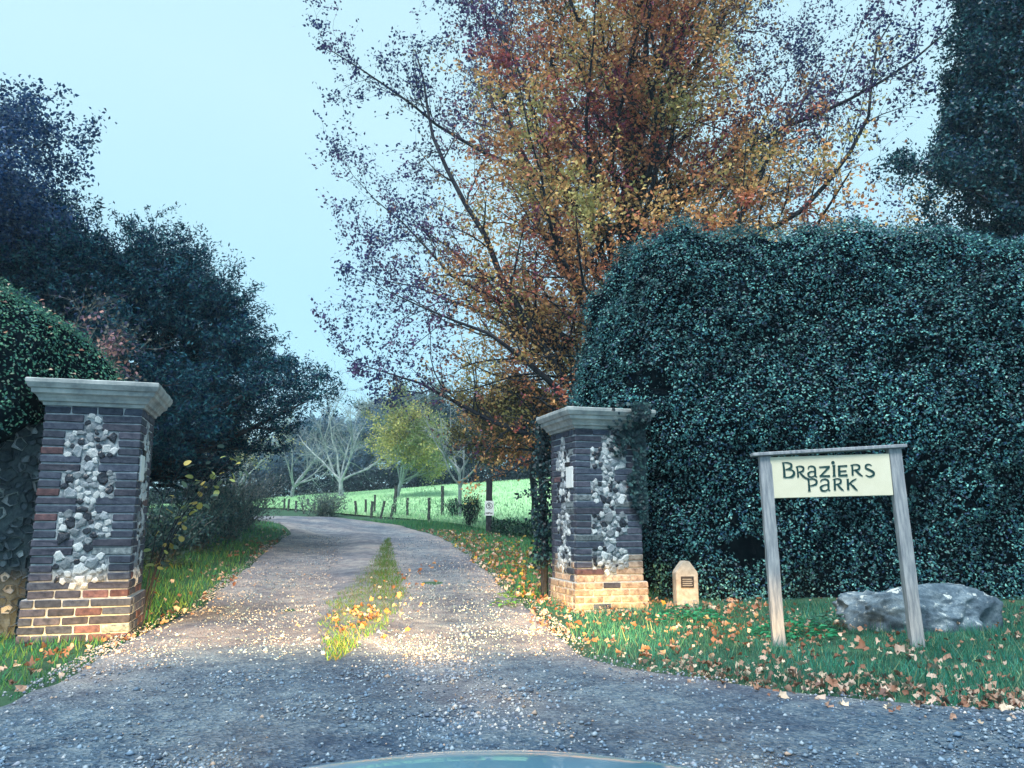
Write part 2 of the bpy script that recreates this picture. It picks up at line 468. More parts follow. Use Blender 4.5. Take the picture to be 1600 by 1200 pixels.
ad2 = N(n, 'ShaderNodeMath', operation='ADD'); n.links.new(ad.outputs[0], ad2.inputs[0]); n.links.new(midn.outputs[0], ad2.inputs[1])
bp = N(n, 'ShaderNodeBump'); bp.inputs['Strength'].default_value = 1.0; bp.inputs['Distance'].default_value = 0.04
n.links.new(ad2.outputs[0], bp.inputs['Height']); n.links.new(bp.outputs[0], b.inputs['Normal'])
M['track'] = m

NWd = 60
tt = np.linspace(0, 1, NWd)[None, :, None]
G2 = Ls[:, None] * (1 - tt) + Rs[:, None] * tt
X, Y = G2[..., 0], G2[..., 1]
tl = np.broadcast_to(tt[..., 0], X.shape)
depth_on = smoothstep(6.5, 8.5, Y)
ruts = -0.025 * (np.exp(-((tl - 0.27) / 0.10) ** 2) + np.exp(-((tl - 0.73) / 0.10) ** 2)) * depth_on + 0.03 * np.exp(-((tl - 0.5) / 0.1) ** 2) * depth_on
Z = tz(X, Y) + 0.045 + ruts + 0.012 * fbm(np.stack([X.ravel(), Y.ravel()], -1), 2.0, 3, 4).reshape(X.shape)
Z[:, 0] -= 0.12; Z[:, -1] -= 0.12
edge = np.exp(-((tl) / 0.14) ** 2) + np.exp(-((1 - tl) / 0.12) ** 2)
# pale loose gravel: edges, a band left of the middle with headlamp glow painted in, and a tongue that runs down towards the road
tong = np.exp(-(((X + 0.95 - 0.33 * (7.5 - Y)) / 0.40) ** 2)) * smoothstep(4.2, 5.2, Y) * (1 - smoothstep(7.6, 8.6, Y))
glow_buff = np.exp(-(((tl - 0.40) / 0.27) ** 2)) * smoothstep(7.0, 7.6, Y) * (1 - 0.6 * smoothstep(17, 22, Y))
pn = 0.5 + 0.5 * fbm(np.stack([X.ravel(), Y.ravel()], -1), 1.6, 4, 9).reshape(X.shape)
gravel_glow_amt = np.clip((edge * 0.9 * smoothstep(4.5, 6, Y) + tong * 0.9 + glow_buff * 1.1 + .30 * smoothstep(6.3, 7.5, Y)) * (0.5 + pn), 0, 1)
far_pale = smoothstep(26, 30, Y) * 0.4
cols = np.zeros(X.shape + (3,)); cols[..., 0] = np.clip(gravel_glow_amt + far_pale, 0, 1)
V = np.stack([X, Y, Z], -1).reshape(-1, 3)
i = np.arange(NL - 1)[:, None] * NWd; j = np.arange(NWd - 1)[None]
Fq = np.stack([i + j, i + j + 1, i + NWd + j + 1, i + NWd + j], -1).reshape(-1, 4)
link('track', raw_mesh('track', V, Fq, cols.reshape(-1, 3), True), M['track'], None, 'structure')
def track_z(x, y): return tz(x, y) + 0.045

# near road apron in front of and under the car
M['tarmac'] = M['track']
gx = np.linspace(-40, 40, 161); gy = np.linspace(-30, 2.2, 70)
X, Y = np.meshgrid(gx, gy)
Z = tz(X, Y) + 0.038 + 0.006 * fbm(np.stack([X.ravel(), Y.ravel()], -1), 1.5, 2).reshape(X.shape)
V = np.stack([X, Y, Z], -1).reshape(-1, 3)
i = np.arange(69)[:, None] * 161; j = np.arange(160)[None]
Fq = np.stack([i + j, i + j + 1, i + 161 + j + 1, i + 161 + j], -1).reshape(-1, 4)
link('road', raw_mesh('road', V, Fq, np.zeros((len(V), 3)), True), M['tarmac'], None, 'structure')

# field --------------------------------------------------------------
def field_y0(x): return np.interp(x, [-60, -30, -17, -11, -7, -4.2, -2.3, 0, 2.5, 6, 60], [58, 49, 42.5, 38.5, 34.0, 31.0, 28.5, 22.8, 20.6, 20, 20])
fx = np.linspace(-60, 60, 161); fv = np.linspace(0, 1, 60)
X = np.broadcast_to(fx[None], (60, 161)); Y = field_y0(X) * (1 - fv[:, None]) + 64 * fv[:, None]
Z = tz(X, Y) + 0.06 + 0.05 * fbm(np.stack([X.ravel(), Y.ravel()], -1), 0.5, 3).reshape(X.shape)
M['field'] = mat_noise('field_turf', (0.28, 0.54, 0.27), (0.44, 0.70, 0.38), 0.9, 0.9, 0.4, c3=(0.56, 0.76, 0.48), vec=(0.35, 1.6, 1), bdist=0.05, fine=8)
V = np.stack([X, Y, Z], -1).reshape(-1, 3)
i = np.arange(59)[:, None] * 161; j = np.arange(160)[None]
Fq = np.stack([i + j, i + j + 1, i + 161 + j + 1, i + 161 + j], -1).reshape(-1, 4)
link('field', raw_mesh('field', V, Fq, None, True), M['field'], None, 'structure')

# ------------------------------------------------------------------ grass blades
def blades(name, X, Y, Z, h, w, cols, lean=0.35):
    n = len(X); a = RG.uniform(0, 2 * math.pi, n); ln = RG.normal(0, lean, (n, 2))
    h = np.broadcast_to(h, (n,)); w = np.broadcast_to(w, (n,))
    V = np.empty((n, 3, 3)); dx = np.cos(a) * w / 2; dy = np.sin(a) * w / 2
    V[:, 0] = np.stack([X - dx, Y - dy, Z], -1); V[:, 1] = np.stack([X + dx, Y + dy, Z], -1)
    V[:, 2] = np.stack([X + ln[:, 0] * h, Y + ln[:, 1] * h, Z + h], -1)
    me = raw_mesh(name, V.reshape(-1, 3), np.arange(n * 3).reshape(n, 3), np.repeat(cols, 3, 0))
    return link(name, me, M['grass'], None, 'stuff')

def sample_rect(n, x0, x1, y0, y1): return RG.uniform(x0, x1, n), RG.uniform(y0, y1, n)
GREEN = [(0.02, 0.16, 0.11), (0.035, 0.22, 0.14), (0.03, 0.19, 0.17), (0.09, 0.27, 0.18)]
# right verge: between the track edge and the hedge
x, y = sample_rect(190000, 0.2, 10, 3.9, 14)
dl, dr = in_track(x, y)
yr = np.interp(x, Rs[::-1][Rs[::-1][:, 1] < 40][:, 0] if False else np.sort(Rs[:60, 0]), np.sort(Rs[:60, 1])[::-1])
dens = fbm(np.stack([x, y], -1), 2.2, 3, 3)
ok = (-dr > 0.0 + 0.5 * fbm(np.stack([x, y], -1), 2.4, 3, 5)) & (y < 11.2) & ((dens > -0.55) | (-dr > 0.6))
ok &= RG.random(len(x)) < np.clip(0.25 + (-dr) * 1.3, 0.2, 1)
ok &= ~((x > 1.9) & (y > 10.35))
x, y = x[ok], y[ok]; dens = dens[ok]
h = RG.gamma(5, 0.012, len(x)) * (1 + 0.9 * dens)
blades('verge_grass', x, y, ground_z(x[None], y[None])[0] - 0.01, h, 0.007 * RG.uniform(.7, 1.5, len(x)), palette(len(x), GREEN + [(0.30, 0.36, 0.20)], [3, 3, 3, 2, .8], jit=0.4) * (1 + .55 * fbm(np.stack([x, y], -1), 1.7, 3, 44))[:, None])
C.objects['verge_grass']['label'] = 'short green grass on the right verge below the hedge'
# left verge
x, y = sample_rect(150000, -12, -1.5, 5.2, 30)
dl, dr = in_track(x, y)
keep = (-dl > -0.05 + 0.25 * fbm(np.stack([x, y], -1), 3.0, 2, 6)) & (-dl < 5.5) & (RG.random(len(x)) < np.clip(0.3 + (-dl) * 1.5, 0, 1)) 
keep &= RG.random(len(x)) < np.clip(9.0 / y, 0.35, 1)
x, y = x[keep], y[keep]
h = RG.uniform(0.04, 0.11, len(x)) * (1 + 0.3 * (y > 10))
c = palette(len(x), [(0.03, 0.20, 0.10), (0.05, 0.27, 0.11), (0.10, 0.28, 0.08), (0.20, 0.34, 0.09)], jit=0.35)
blades('bank_grass', x, y, ground_z(x[None], y[None])[0] - 0.01, h, 0.010 * RG.uniform(.7, 1.6, len(x)), c)
C.objects['bank_grass']['label'] = 'green grass on the bank behind the left gate pillar'
# right far verge beyond the pillar
x, y = sample_rect(110000, -6.5, 9, 10, 30)
dl, dr = in_track(x, y)
keep = (-dr > -0.05 + 0.3 * fbm(np.stack([x, y], -1), 2.0, 2, 8)) & (y < field_y0(x) + 0.8) & ~((x > 1.5) & (y < 14)) & (RG.random(len(x)) < np.clip(0.3 + (-dr) * 1.2, 0, 1))
x, y = x[keep], y[keep]; h = RG.uniform(0.05, 0.16, len(x))
c = palette(len(x), [(0.03, 0.20, 0.10), (0.05, 0.24, 0.10), (0.14, 0.30, 0.09)], jit=0.35)
blades('lane_grass', x, y, ground_z(x[None], y[None])[0] - 0.01, h, 0.013 * RG.uniform(.7, 1.6, len(x)), c)
C.objects['lane_grass']['label'] = 'rough grass between the far part of the track and the field'
# strip between the wheel tracks
x, y = sample_rect(90000, -3.2, -0.3, 6.4, 22)
cx = np.interp(y, [6.4, 7.4, 9, 11, 15.5, 22], [-1.4, -1.52, -1.66, -1.9, -2.45, -3.4]); wd = np.interp(y, [6.4, 7.3, 8.2, 10, 13, 15.5, 18, 22], [0.04, 0.15, 0.30, 0.38, 0.32, 0.18, .12, .04])
e = np.abs(x - cx) / (wd * (1 + 0.35 * fbm(np.stack([x, y], -1), 2.5, 3, 12)))
keep = (e < 1.5) & (RG.random(len(x)) < (1.1 - 0.75 * e ** 1.5) * smoothstep(-.55, .1, fbm(np.stack([x, y], -1), 5, 3, 66) + .5 * smoothstep(7.2, 8.2, y) * (1 - smoothstep(13, 16, y))))
x, y = x[keep], y[keep]
c = palette(len(x), [(0.04, 0.15, 0.03), (0.07, 0.20, 0.04), (0.11, 0.20, 0.05), (0.15, 0.14, 0.05)], jit=0.35)
blades('grass_strip', x, y, track_z(x, y) + 0.005, RG.uniform(0.025, 0.07, len(x)), 0.009 * RG.uniform(.7, 1.5, len(x)), c, 0.5)
C.objects['grass_strip']['label'] = 'mossy grass growing between the two wheel tracks'
# field tufts
x = RG.uniform(-26, 14, 90000); v = RG.random(90000) ** 1.6; y = field_y0(x) * (1 - v) + 63 * v
h = RG.uniform(0.05, 0.17, len(x)) * (1 + 0.6 * fbm(np.stack([x, y], -1), 0.4, 2))
blades('field_grass', x, y, tz(x, y) + 0.05, h, 0.04 * RG.uniform(.7, 1.5, len(x)), palette(len(x), [(0.33, 0.56, 0.33), (0.42, 0.64, 0.40), (0.52, 0.70, 0.48)], jit=0.15))
C.objects['field_grass']['label'] = 'pale green grass tufts across the open field'

# ------------------------------------------------------------------ gravel, leaf litter
def pebbles(name, x, y, z, s, cols):
    n = len(x); o = np.array([[1, 0, 0], [0, 1, 0], [-1, 0, 0], [0, -1, 0], [0, 0, .7], [0, 0, -.7]], float)
    f = np.array([[0, 1, 4], [1, 2, 4], [2, 3, 4], [3, 0, 4], [1, 0, 5], [2, 1, 5], [3, 2, 5], [0, 3, 5]])
    V = o[None] * s[:, None, None] * RG.uniform(0.6, 1.3, (n, 6, 3)); a = RG.uniform(0, 6.28, n); ca, sa = np.cos(a)[:, None], np.sin(a)[:, None]
    vx = V[..., 0] * ca - V[..., 1] * sa; vy = V[..., 0] * sa + V[..., 1] * ca
    V = np.stack([vx + x[:, None], vy + y[:, None], V[..., 2] + z[:, None]], -1).reshape(-1, 3)
    F = (f[None] + (np.arange(n) * 6)[:, None, None]).reshape(-1, 3)
    return link(name, raw_mesh(name, V, F, np.repeat(cols, 6, 0)), M['pebble'], None, 'stuff')
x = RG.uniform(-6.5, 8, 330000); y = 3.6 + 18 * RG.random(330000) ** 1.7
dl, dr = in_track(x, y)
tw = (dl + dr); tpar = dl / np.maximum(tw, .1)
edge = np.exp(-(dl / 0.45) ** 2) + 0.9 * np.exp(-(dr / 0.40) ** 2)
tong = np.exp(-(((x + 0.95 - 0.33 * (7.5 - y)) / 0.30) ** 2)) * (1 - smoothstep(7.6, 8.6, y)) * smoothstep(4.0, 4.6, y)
glow_buff = 0.5 * np.exp(-(((tpar - 0.36) / 0.2) ** 2)) * smoothstep(7.0, 7.6, y)  # more pale pebbles where the headlamp glow is painted
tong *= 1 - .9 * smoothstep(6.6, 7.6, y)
pw = 0.24 + 0.34 * edge * smoothstep(4.6, 6, y) + 0.6 * tong + 0.25 * glow_buff + 0.15 * smoothstep(0.35, .7, fbm(np.stack([x, y], -1), 1.2, 3, 21))
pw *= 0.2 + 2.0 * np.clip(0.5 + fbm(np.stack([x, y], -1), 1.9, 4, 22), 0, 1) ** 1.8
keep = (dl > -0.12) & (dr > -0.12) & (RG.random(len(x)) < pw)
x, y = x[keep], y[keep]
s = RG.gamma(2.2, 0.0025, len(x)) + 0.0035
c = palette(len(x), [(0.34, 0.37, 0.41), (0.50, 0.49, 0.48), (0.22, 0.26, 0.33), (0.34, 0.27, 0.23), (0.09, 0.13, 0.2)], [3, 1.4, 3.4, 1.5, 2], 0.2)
rt = RG.random(len(x)) < .85 * np.clip(1 - (edge[keep] + tong[keep] + glow_buff[keep]) * 1.2, 0, 1)
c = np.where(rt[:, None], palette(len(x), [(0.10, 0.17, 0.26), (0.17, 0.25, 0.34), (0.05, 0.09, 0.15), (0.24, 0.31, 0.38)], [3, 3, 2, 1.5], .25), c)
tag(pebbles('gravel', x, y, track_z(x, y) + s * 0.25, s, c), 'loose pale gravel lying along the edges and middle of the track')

def litter(name, x, y, z, size, cols, label):
    n = len(x); Nn = unit(np.stack([RG.normal(0, .7, n), RG.normal(0, .7, n), np.ones(n)], -1)); U = rdir(n)
    # five-point ragged leaf: fan of quads around a stalk-tip axis
    U = unit(U - (U * Nn).sum(1, keepdims=True) * Nn); S = np.cross(Nn, U); P = np.stack([x, y, z], -1)
    ang = np.array([0, .62, 1.25, 1.9, 2.6, math.pi, -2.6, -1.9, -1.25, -.62]); rad = np.array([1, .66, .9, .6, .7, .3, .7, .6, .9, .66])
    k = len(ang); rr = rad[None] * RG.uniform(.62, 1.2, (n, k)) * size[:, None] / 2
    V = np.empty((n, k + 1, 3)); V[:, 0] = P
    V[:, 1:] = P[:, None] + rr[..., None] * (U[:, None] * np.cos(ang)[None, :, None] + S[:, None] * np.sin(ang)[None, :, None]) + Nn[:, None] * (RG.uniform(-.2, .6, (n, k)) * size[:, None])[..., None] * 0.7
    f = np.stack([np.zeros(k, int), 1 + np.arange(k), 1 + (np.arange(k) + 1) % k], -1)
    F = (f[None] + (np.arange(n) * (k + 1))[:, None, None]).reshape(-1, 3)
    o = link(name, raw_mesh(name, V.reshape(-1, 3), F, np.repeat(cols, k + 1, 0)), M['litter'], None, 'stuff')
    return tag(o, label)
BROWN = [(0.34, 0.22, 0.17), (0.24, 0.13, 0.09), (0.50, 0.39, 0.33), (0.20, 0.10, 0.07), (0.58, 0.48, 0.38), (0.14, 0.09, 0.08)]
x = RG.uniform(0.2, 9.0, 20000); y = RG.uniform(3.6, 10.5, 20000)
dl, dr = in_track(x, y); d = -dr
# distance to the verge edge measured along y too
ye = np.interp(x, [0.3, 0.6, 1.0, 1.6, 2.9, 4.4, 9], [8.2, 7.3, 6.4, 5.55, 4.85, 4.45, 4.0])
de = y - ye
pw = 0.9 * np.exp(-((de - 0.25) / 0.45) ** 2) + 0.16 * (de > 0) + 0.35 * np.exp(-((y - 9.7) / 0.5) ** 2) * (x < 3.2) + 0.02
pw *= 0.25 + 1.4 * np.clip(0.5 + 1.1 * fbm(np.stack([x, y], -1), 1.5, 3, 31), 0, 1)
pw *= np.where(x > 3.5, 0.75, 1)
k = (de > -0.55) & (RG.random(len(x)) < pw * 0.62)
x1, y1 = x[k], y[k]
litter('leaf_litter', x1, y1, ground_z(x1[None], y1[None])[0] + 0.045 + RG.uniform(-.02, .03, len(x1)), .025 + RG.gamma(4, .009, len(x1)), palette(len(x1), BROWN, [3, 2.2, 2.4, 1.5, 1.6, 1], .2),
       'fallen brown and tan leaves along the edge of the right verge')
x = RG.uniform(-8.0, -2.2, 5000); y = RG.uniform(5.2, 22, 5000)
dl, dr = in_track(x, y); d = -dl
k = (d > -0.2) & (d < 2.5) & (RG.random(len(x)) < (0.30 * np.exp(-((d - .2) / .4) ** 2) + 0.035) * (0.4 + 1.2 * np.clip(.5 + fbm(np.stack([x, y], -1), 1.3, 2, 33), 0, 1)) * np.where(y < 8.2, 1.6, .8))
x1, y1 = x[k], y[k]
litter('verge_litter', x1, y1, ground_z(x1[None], y1[None])[0] + 0.05, RG.uniform(0.05, 0.11, len(x1)), palette(len(x1), BROWN, None, .2), 'fallen brown leaves on the grass around the left pillar')
x = RG.uniform(-4, 3.0, 9000); y = RG.uniform(9.8, 24, 9000)
dl, dr = in_track(x, y); d = -dr
k = (d > -0.1) & (d < 3.2) & (RG.random(len(x)) < np.exp(-((d - .5) / .8) ** 2) * 0.5 + 0.04)
x1, y1 = x[k], y[k]
litter('lane_litter', x1, y1, ground_z(x1[None], y1[None])[0] + 0.07, RG.uniform(0.06, 0.12, len(x1)), palette(len(x1), BROWN[:4] + [(0.42, 0.3, 0.06)], None, .2), 'brown leaves on the verge beyond the right pillar')
x = RG.normal(-1.62, 0.26, 420); y = RG.uniform(7.2, 15, 420); k = (RG.random(420) < 0.35)
x[:60] = RG.normal(-1.62, .17, 60); y[:60] = RG.normal(8.8, .6, 60); k[:60] = True; k[200:] = False
x, y = x[k], y[k]
litter('strip_litter', x, y, track_z(x, y) + 0.045, RG.uniform(0.04, 0.10, len(x)), palette(len(x), [(0.36, 0.17, 0.06), (0.42, 0.26, 0.12), (0.22, 0.10, 0.05), (0.5, 0.4, 0.3)], None, .2), 'orange leaves lying on the grassy middle of the track')

# ================================================================== GATE PILLARS
def flint_mesh(seed, sub=1):
    """knapped flint set in mortar: an irregular many-sided block with a broken, faceted face towards -y"""
    r = random.Random(seed); bm = bmesh.new(); k = r.choice((5, 6, 7, 8))
    an = sorted((q + r.uniform(-.32, .32)) * 2 * math.pi / k for q in range(k)); rad = [r.uniform(.72, 1.12) for _ in range(k)]
    back = [bm.verts.new((math.cos(a) * q, .7, math.sin(a) * q)) for a, q in zip(an, rad)]
    mid_ = [bm.verts.new((math.cos(a) * q * 1.02, -.05 + r.uniform(-.12, .12), math.sin(a) * q * 1.02)) for a, q in zip(an, rad)]
    fr = [bm.verts.new((math.cos(a) * q * r.uniform(.62, .86), -.42 + r.uniform(-.16, .16), math.sin(a) * q * r.uniform(.62, .86))) for a, q in zip(an, rad)]
    c0 = bm.verts.new((r.uniform(-.25, .25), -.55 + r.uniform(-.15, .2), r.uniform(-.25, .25)))
    for q in range(k):
        p = q - 1
        bm.faces.new((back[p], back[q], mid_[q], mid_[p])); bm.faces.new((mid_[p], mid_[q], fr[q], fr[p])); bm.faces.new((fr[p], fr[q], c0))
    bmesh.ops.recalc_face_normals(bm, faces=bm.faces[:])
    me = bpy.data.meshes.new('flint'); bm.to_mesh(me); bm.free(); return me
FL = {}
for mk in ('flint_white', 'flint_grey', 'flint_dark', 'wall_flint'):
    FL[mk] = []
    for s in range(9):
        me = flint_mesh(s * 7 + len(mk)); me.materials.append(M[mk]); FL[mk].append(me)

def brick_mesh(L, W, H, mat, seed):
    r = random.Random(seed); bm = bmesh.new(); bmesh.ops.create_cube(bm, size=1.0)
    for v in bm.verts:
        v.co = Vector((v.co.x * L + r.uniform(-.006, .006), v.co.y * W + r.uniform(-.005, .005), v.co.z * H + r.uniform(-.004, .004)))
    bmesh.ops.bevel(bm, geom=bm.edges[:], offset=0.008, segments=1, affect='EDGES')
    me = bpy.data.meshes.new('brick'); bm.to_mesh(me); bm.free(); me.materials.append(mat); return me
BM = {}
def brick(L, W, H, mk):
    key = (round(L, 2), round(W, 2), round(H, 3), mk)
    if key not in BM: BM[key] = [brick_mesh(L, W, H, M[mk], hash(key) % 1000 + q) for q in range(4)]
    return rnd.choice(BM[key])

CH = 0.080; BH = 0.068
def pillar(loc, rz, label, group, inner, seed, lit_pale, total_skip=0):
    """local frame: front face towards -y, x along the front; inner = +1 when the gateway side is +x"""
    rr = random.Random(seed)
    root = empty('gate_pillar', loc, rz, label, 'pillar', group)
    W = 0.88; PW = 0.96; NC = 28; NP = 5
    # mortar core
    bm = bmesh.new()
    add_box(bm, -W / 2 + .014, W / 2 - .014, .014, W - .014, NP * CH, NC * CH)
    add_box(bm, -PW / 2 + .014, PW / 2 - .014, -(PW - W) / 2 + .014, W + (PW - W) / 2 - .014, -0.25, NP * CH - 0.001)
    bm_obj('mortar_core', bm, M['mortar'], root)
    hidden = bmesh.new()
    nb = 0
    def put(cx, cy, cz, L, along_x, pale=False):
        nonlocal nb
        mk = 'brick_pale' if pale else rr.choices(('brick', 'brick_blue', 'brick_red', 'brick_mossy'), (3.0, 4.0, .4 + 1.0 * (cz < .6), .6))[0]
        me = brick(L, 0.10, BH, mk)
        o = bpy.data.objects.new('brick', me); C.objects.link(o); o.parent = root
        pr = rr.uniform(-.004, .004)
        o.location = (cx + (0 if along_x else pr), cy + (pr if along_x else 0), cz)
        o.rotation_euler = (rr.uniform(-.012, .012), rr.uniform(-.012, .012), 0 if along_x else math.pi / 2)
        nb += 1
    def hide(cx, cy, cz, L, along_x):
        if along_x: add_box(hidden, cx - L / 2, cx + L / 2, cy - .05, cy + .05, cz - BH / 2, cz + BH / 2, jit=.002)
        else: add_box(hidden, cx - .05, cx + .05, cy - L / 2, cy + L / 2, cz - BH / 2, cz + BH / 2, jit=.002)
    wide = set(); narrow = set()
    c = NC - 2
    kk = 0
    for blk in (2, 3, 2, 3, 2, 3, 2, 3):                         # from the top: narrow neck, wide arm of the flint panel, ...
        for _ in range(blk):
            (narrow if kk % 2 == 0 else wide).add(c); c -= 1
        kk += 1
    narrow.add(c)
    gaps = {}
    for ci in range(NC):
        z = ci * CH + CH / 2; w = PW if ci < NP else W
        half = w / 2; y0 = -(PW - W) / 2 if ci < NP else 0.0; y1 = W - y0
        pl = lit_pale and ci < 9  # lowest courses painted pale as if lit by the headlamps
        for face in ('front', 'inner', 'outer', 'back'):
            fl = face in ('front', 'inner') 
            if ci in wide: segs = [(-half, -half + .205), (half - .205, half)]
            elif ci in narrow: segs = [(-half, -half + .36), (half - .36, half)]
            else:
                off = (.0 if ci % 2 else .11); e = [-half]; x = -half + .235 - off * (1 if ci % 2 == 0 else 0)
                while x < half - .13: e.append(x); x += .235
                e.append(half); segs = list(zip(e[:-1], e[1:]))
            last = len(segs) - 1
            for si, (a, b_) in enumerate(segs):
                # corner bricks: every face's end brick gives way to its neighbour on alternate courses
                a2, b2 = a + .005, b_ - .005
                if face in ('inner', 'outer', ) :
                    if si == 0: a2 = a + .105
                    if si == last: b2 = b_ - .105
                L = b2 - a2; m_ = (a2 + b2) / 2
                if L < .05: continue
                pale = pl and rr.random() < (0.85 if ci < 7 else 0.45)
                if face == 'front': put(m_, y0 + .05, z, L, True, pale)
                elif face == 'back': hide(m_, y1 - .05, z, L, True)
                elif face == 'inner': put(inner * (half - .05), y0 + half + m_, z, L, False, pale)
                else: hide(-inner * (half - .05), y0 + half + m_, z, L, False)
    bm_obj('brick_backing', hidden, M['brick'], root, 'stuff')
    bed = bmesh.new()
    for ci in list(wide) + list(narrow):
        hw = .232 if ci in wide else .078
        add_box(bed, -hw, hw, .009, .03, ci * CH - .001, ci * CH + CH - .002)
        x0, x1 = sorted((inner * (W / 2 - .009), inner * (W / 2 - .03)))
        add_box(bed, x0, x1, W / 2 - hw, W / 2 + hw, ci * CH - .001, ci * CH + CH - .002)
    bm_obj('flint_bed', bed, M['bed'], root)
    # flints in the panels
    def flints(face):
        z = (min(narrow | wide)) * CH + .03; rows = 0
        zt = (NC - 1) * CH - 0.01
        pts = []
        for _ in range(14000):
            x = rr.uniform(-.25, .25); zz = rr.uniform(z, zt); ci = int(zz / CH)
            lim = .238 if ci in wide else .085
            s = rr.choice((.028, .036, .046, .056, .066)) if ci in wide else rr.choice((.032, .042, .052))
            if abs(x) > lim - s * .8: continue
            if any((x - q[0]) ** 2 + (zz - q[1]) ** 2 < (0.80 * (s + q[2])) ** 2 for q in pts): continue
            pts.append((x, zz, s))
        for x, zz, s in pts:
            mk = rr.choices(('flint_white', 'flint_grey', 'flint_dark'), (4.8, 3.6, 2.6))[0]
            o = bpy.data.objects.new('flint', rr.choice(FL[mk])); C.objects.link(o); o.parent = root
            o.location = (x, .20 * s - rr.random() * .008, zz) if face == 'front' else (inner * (W / 2 - .20 * s + rr.random() * .008), W / 2 + x, zz)
            o.scale = (s * rr.uniform(1.0, 1.3), s * .55, s * rr.uniform(.85, 1.2))
            o.rotation_euler = (rr.uniform(-.2, .2), rr.uniform(0, 6.28), 0 if face == 'front' else inner * math.pi / 2)
    flints('front'); flints('inner')
    # moulded capstone
    prof = [(-.02, 0), (.012, 0), (.020, .030), (.045, .038), (.052, .062), (.072, .092), (.102, .110), (.108, .150), (.128, .158), (.150, .205), (.150, .238), (.140, .246)]
    bm = bmesh.new(); rings = []
    zb = NC * CH + .002
    for o_, z_ in prof:
        h = W / 2 + o_; ring = []
        n8 = 8
        for (ax, ay, bx, by) in ((-1, -1, 1, -1), (1, -1, 1, 1), (1, 1, -1, 1), (-1, 1, -1, -1)):
            for q in range(n8):
                t = q / n8; px = (ax + (bx - ax) * t) * h; py = (ay + (by - ay) * t) * h
                nn = noise.noise(Vector((px * 6 + seed, py * 6, z_ * 10))) * .004
                ring.append(bm.verts.new((px + nn, W / 2 + py + nn, zb + z_ + nn * (z_ > .1))))
        rings.append(ring)
    for r0, r1 in zip(rings[:-1], rings[1:]):
        k = len(r0)
        for q in range(k): bm.faces.new((r0[q], r0[(q + 1) % k], r1[(q + 1) % k], r1[q]))
    bm.faces.new(rings[-1]); bm.faces.new(rings[0][::-1])
    bm_obj('capstone', bm, M['cap'], root)
    # pale hinge stone with iron pintle on the gateway side
    zc = 21.4 * CH
    bm = bmesh.new(); x0, x1 = sorted((inner * (W / 2 - .12), inner * (W / 2 + .012)))
    add_box(bm, x0, x1, .08, .30, zc - .19, zc + .07, bev=.006)
    hs = bm_obj('hinge_stone', bm, M['white'], root)
    bm = bmesh.new(); x0, x1 = sorted((inner * (W / 2 - .05), inner * (W / 2 + .016)))
    add_box(bm, x0, x1, .20, .32, zc + .075, zc + .13, bev=.004)
    bm_obj('iron_hook', bm, M['iron'], root)
    return root

RZ = R(17)
fd = Vector((math.cos(RZ), math.sin(RZ)))
PL = pillar((-4.13, 7.72, -0.0), RZ, 'brick and flint gate pillar on the left of the track, beside the flint wall', 'gate pillars', 1, 3, False)
PR = pillar((1.19, 9.72, 0.0), RZ, 'brick and flint gate pillar on the right, ivy on its shoulder and headlamp glow painted on its base', 'gate pillars', -1, 8, True)

# ------------------------------------------------------------------ scatter on a closed grid surface
def tri_sample(V, F, n):
    T = np.concatenate([F[:, [0, 1, 2]], F[:, [0, 2, 3]]]) if F.shape[1] == 4 else F
    a, b_, c = V[T[:, 0]], V[T[:, 1]], V[T[:, 2]]
    nr = np.cross(b_ - a, c - a); ar = np.linalg.norm(nr, axis=1)
    i = RG.choice(len(T), n, p=ar / ar.sum())
    u, v = RG.random((2, n)); f = u + v > 1; u[f], v[f] = 1 - u[f], 1 - v[f]
    return a[i] + (b_[i] - a[i]) * u[:, None] + (c[i] - a[i]) * v[:, None], unit(nr[i])

def hedge_surface(outline, spine, hfun, e=0.4, na=40, bottom=None, lump=0.12, seed=0, zb=-0.1, under=0, under2=0):
    """outline: closed plan polygon (k,2); spine: matching inner points"""
    O = np.array(outline); S = np.array(spine); k = len(O)
    a = np.linspace(0, math.pi / 2, na)
    w = np.cos(a) ** e; z = np.sin(a) ** e
    w[-1] = 0.02
    XY = S[None] + (O - S)[None] * w[:, None, None]
    H = hfun(XY[..., 0], XY[..., 1]); B = bottom(XY[..., 0], XY[..., 1]) if bottom else np.full(H.shape, zb)
    Z = B + (H - B) * z[:, None]
    V = np.concatenate([XY, Z[..., None]], -1)
    if under:       # the clipped face leans out above and is hollow at the foot
        fz = Z / np.maximum(H, .1)
        k_ = 1 - under * (1 - smoothstep(0, .55, fz)) - under2 * smoothstep(2.25, 1.75, XY[..., 0]) * (1 - smoothstep(.42, .50, fz)) * (XY[..., 1] < 12)
        V[..., :2] = S[None] + (V[..., :2] - S[None]) * k_[..., None]
    nrm = np.concatenate([(O - S)[None] * w[:, None, None] ** 1.0, (z[:, None, None] ** 6 * 1.0) * np.ones((na, k, 1))], -1); nrm = unit(nrm)
    d = lump * fbm(V.reshape(-1, 3), 1.3, 3, seed).reshape(na, k) + lump * 0.45 * fbm(V.reshape(-1, 3), 4.0, 2, seed + 1).reshape(na, k)
    V = V + nrm * d[..., None]
    i = np.arange(na - 1)[:, None] * k; j = np.arange(k)[None]; j2 = (j + 1) % k
    F = np.stack([i + j, i + j2, i + k + j2, i + k + j], -1).reshape(-1, 4)
    return V.reshape(-1, 3), F

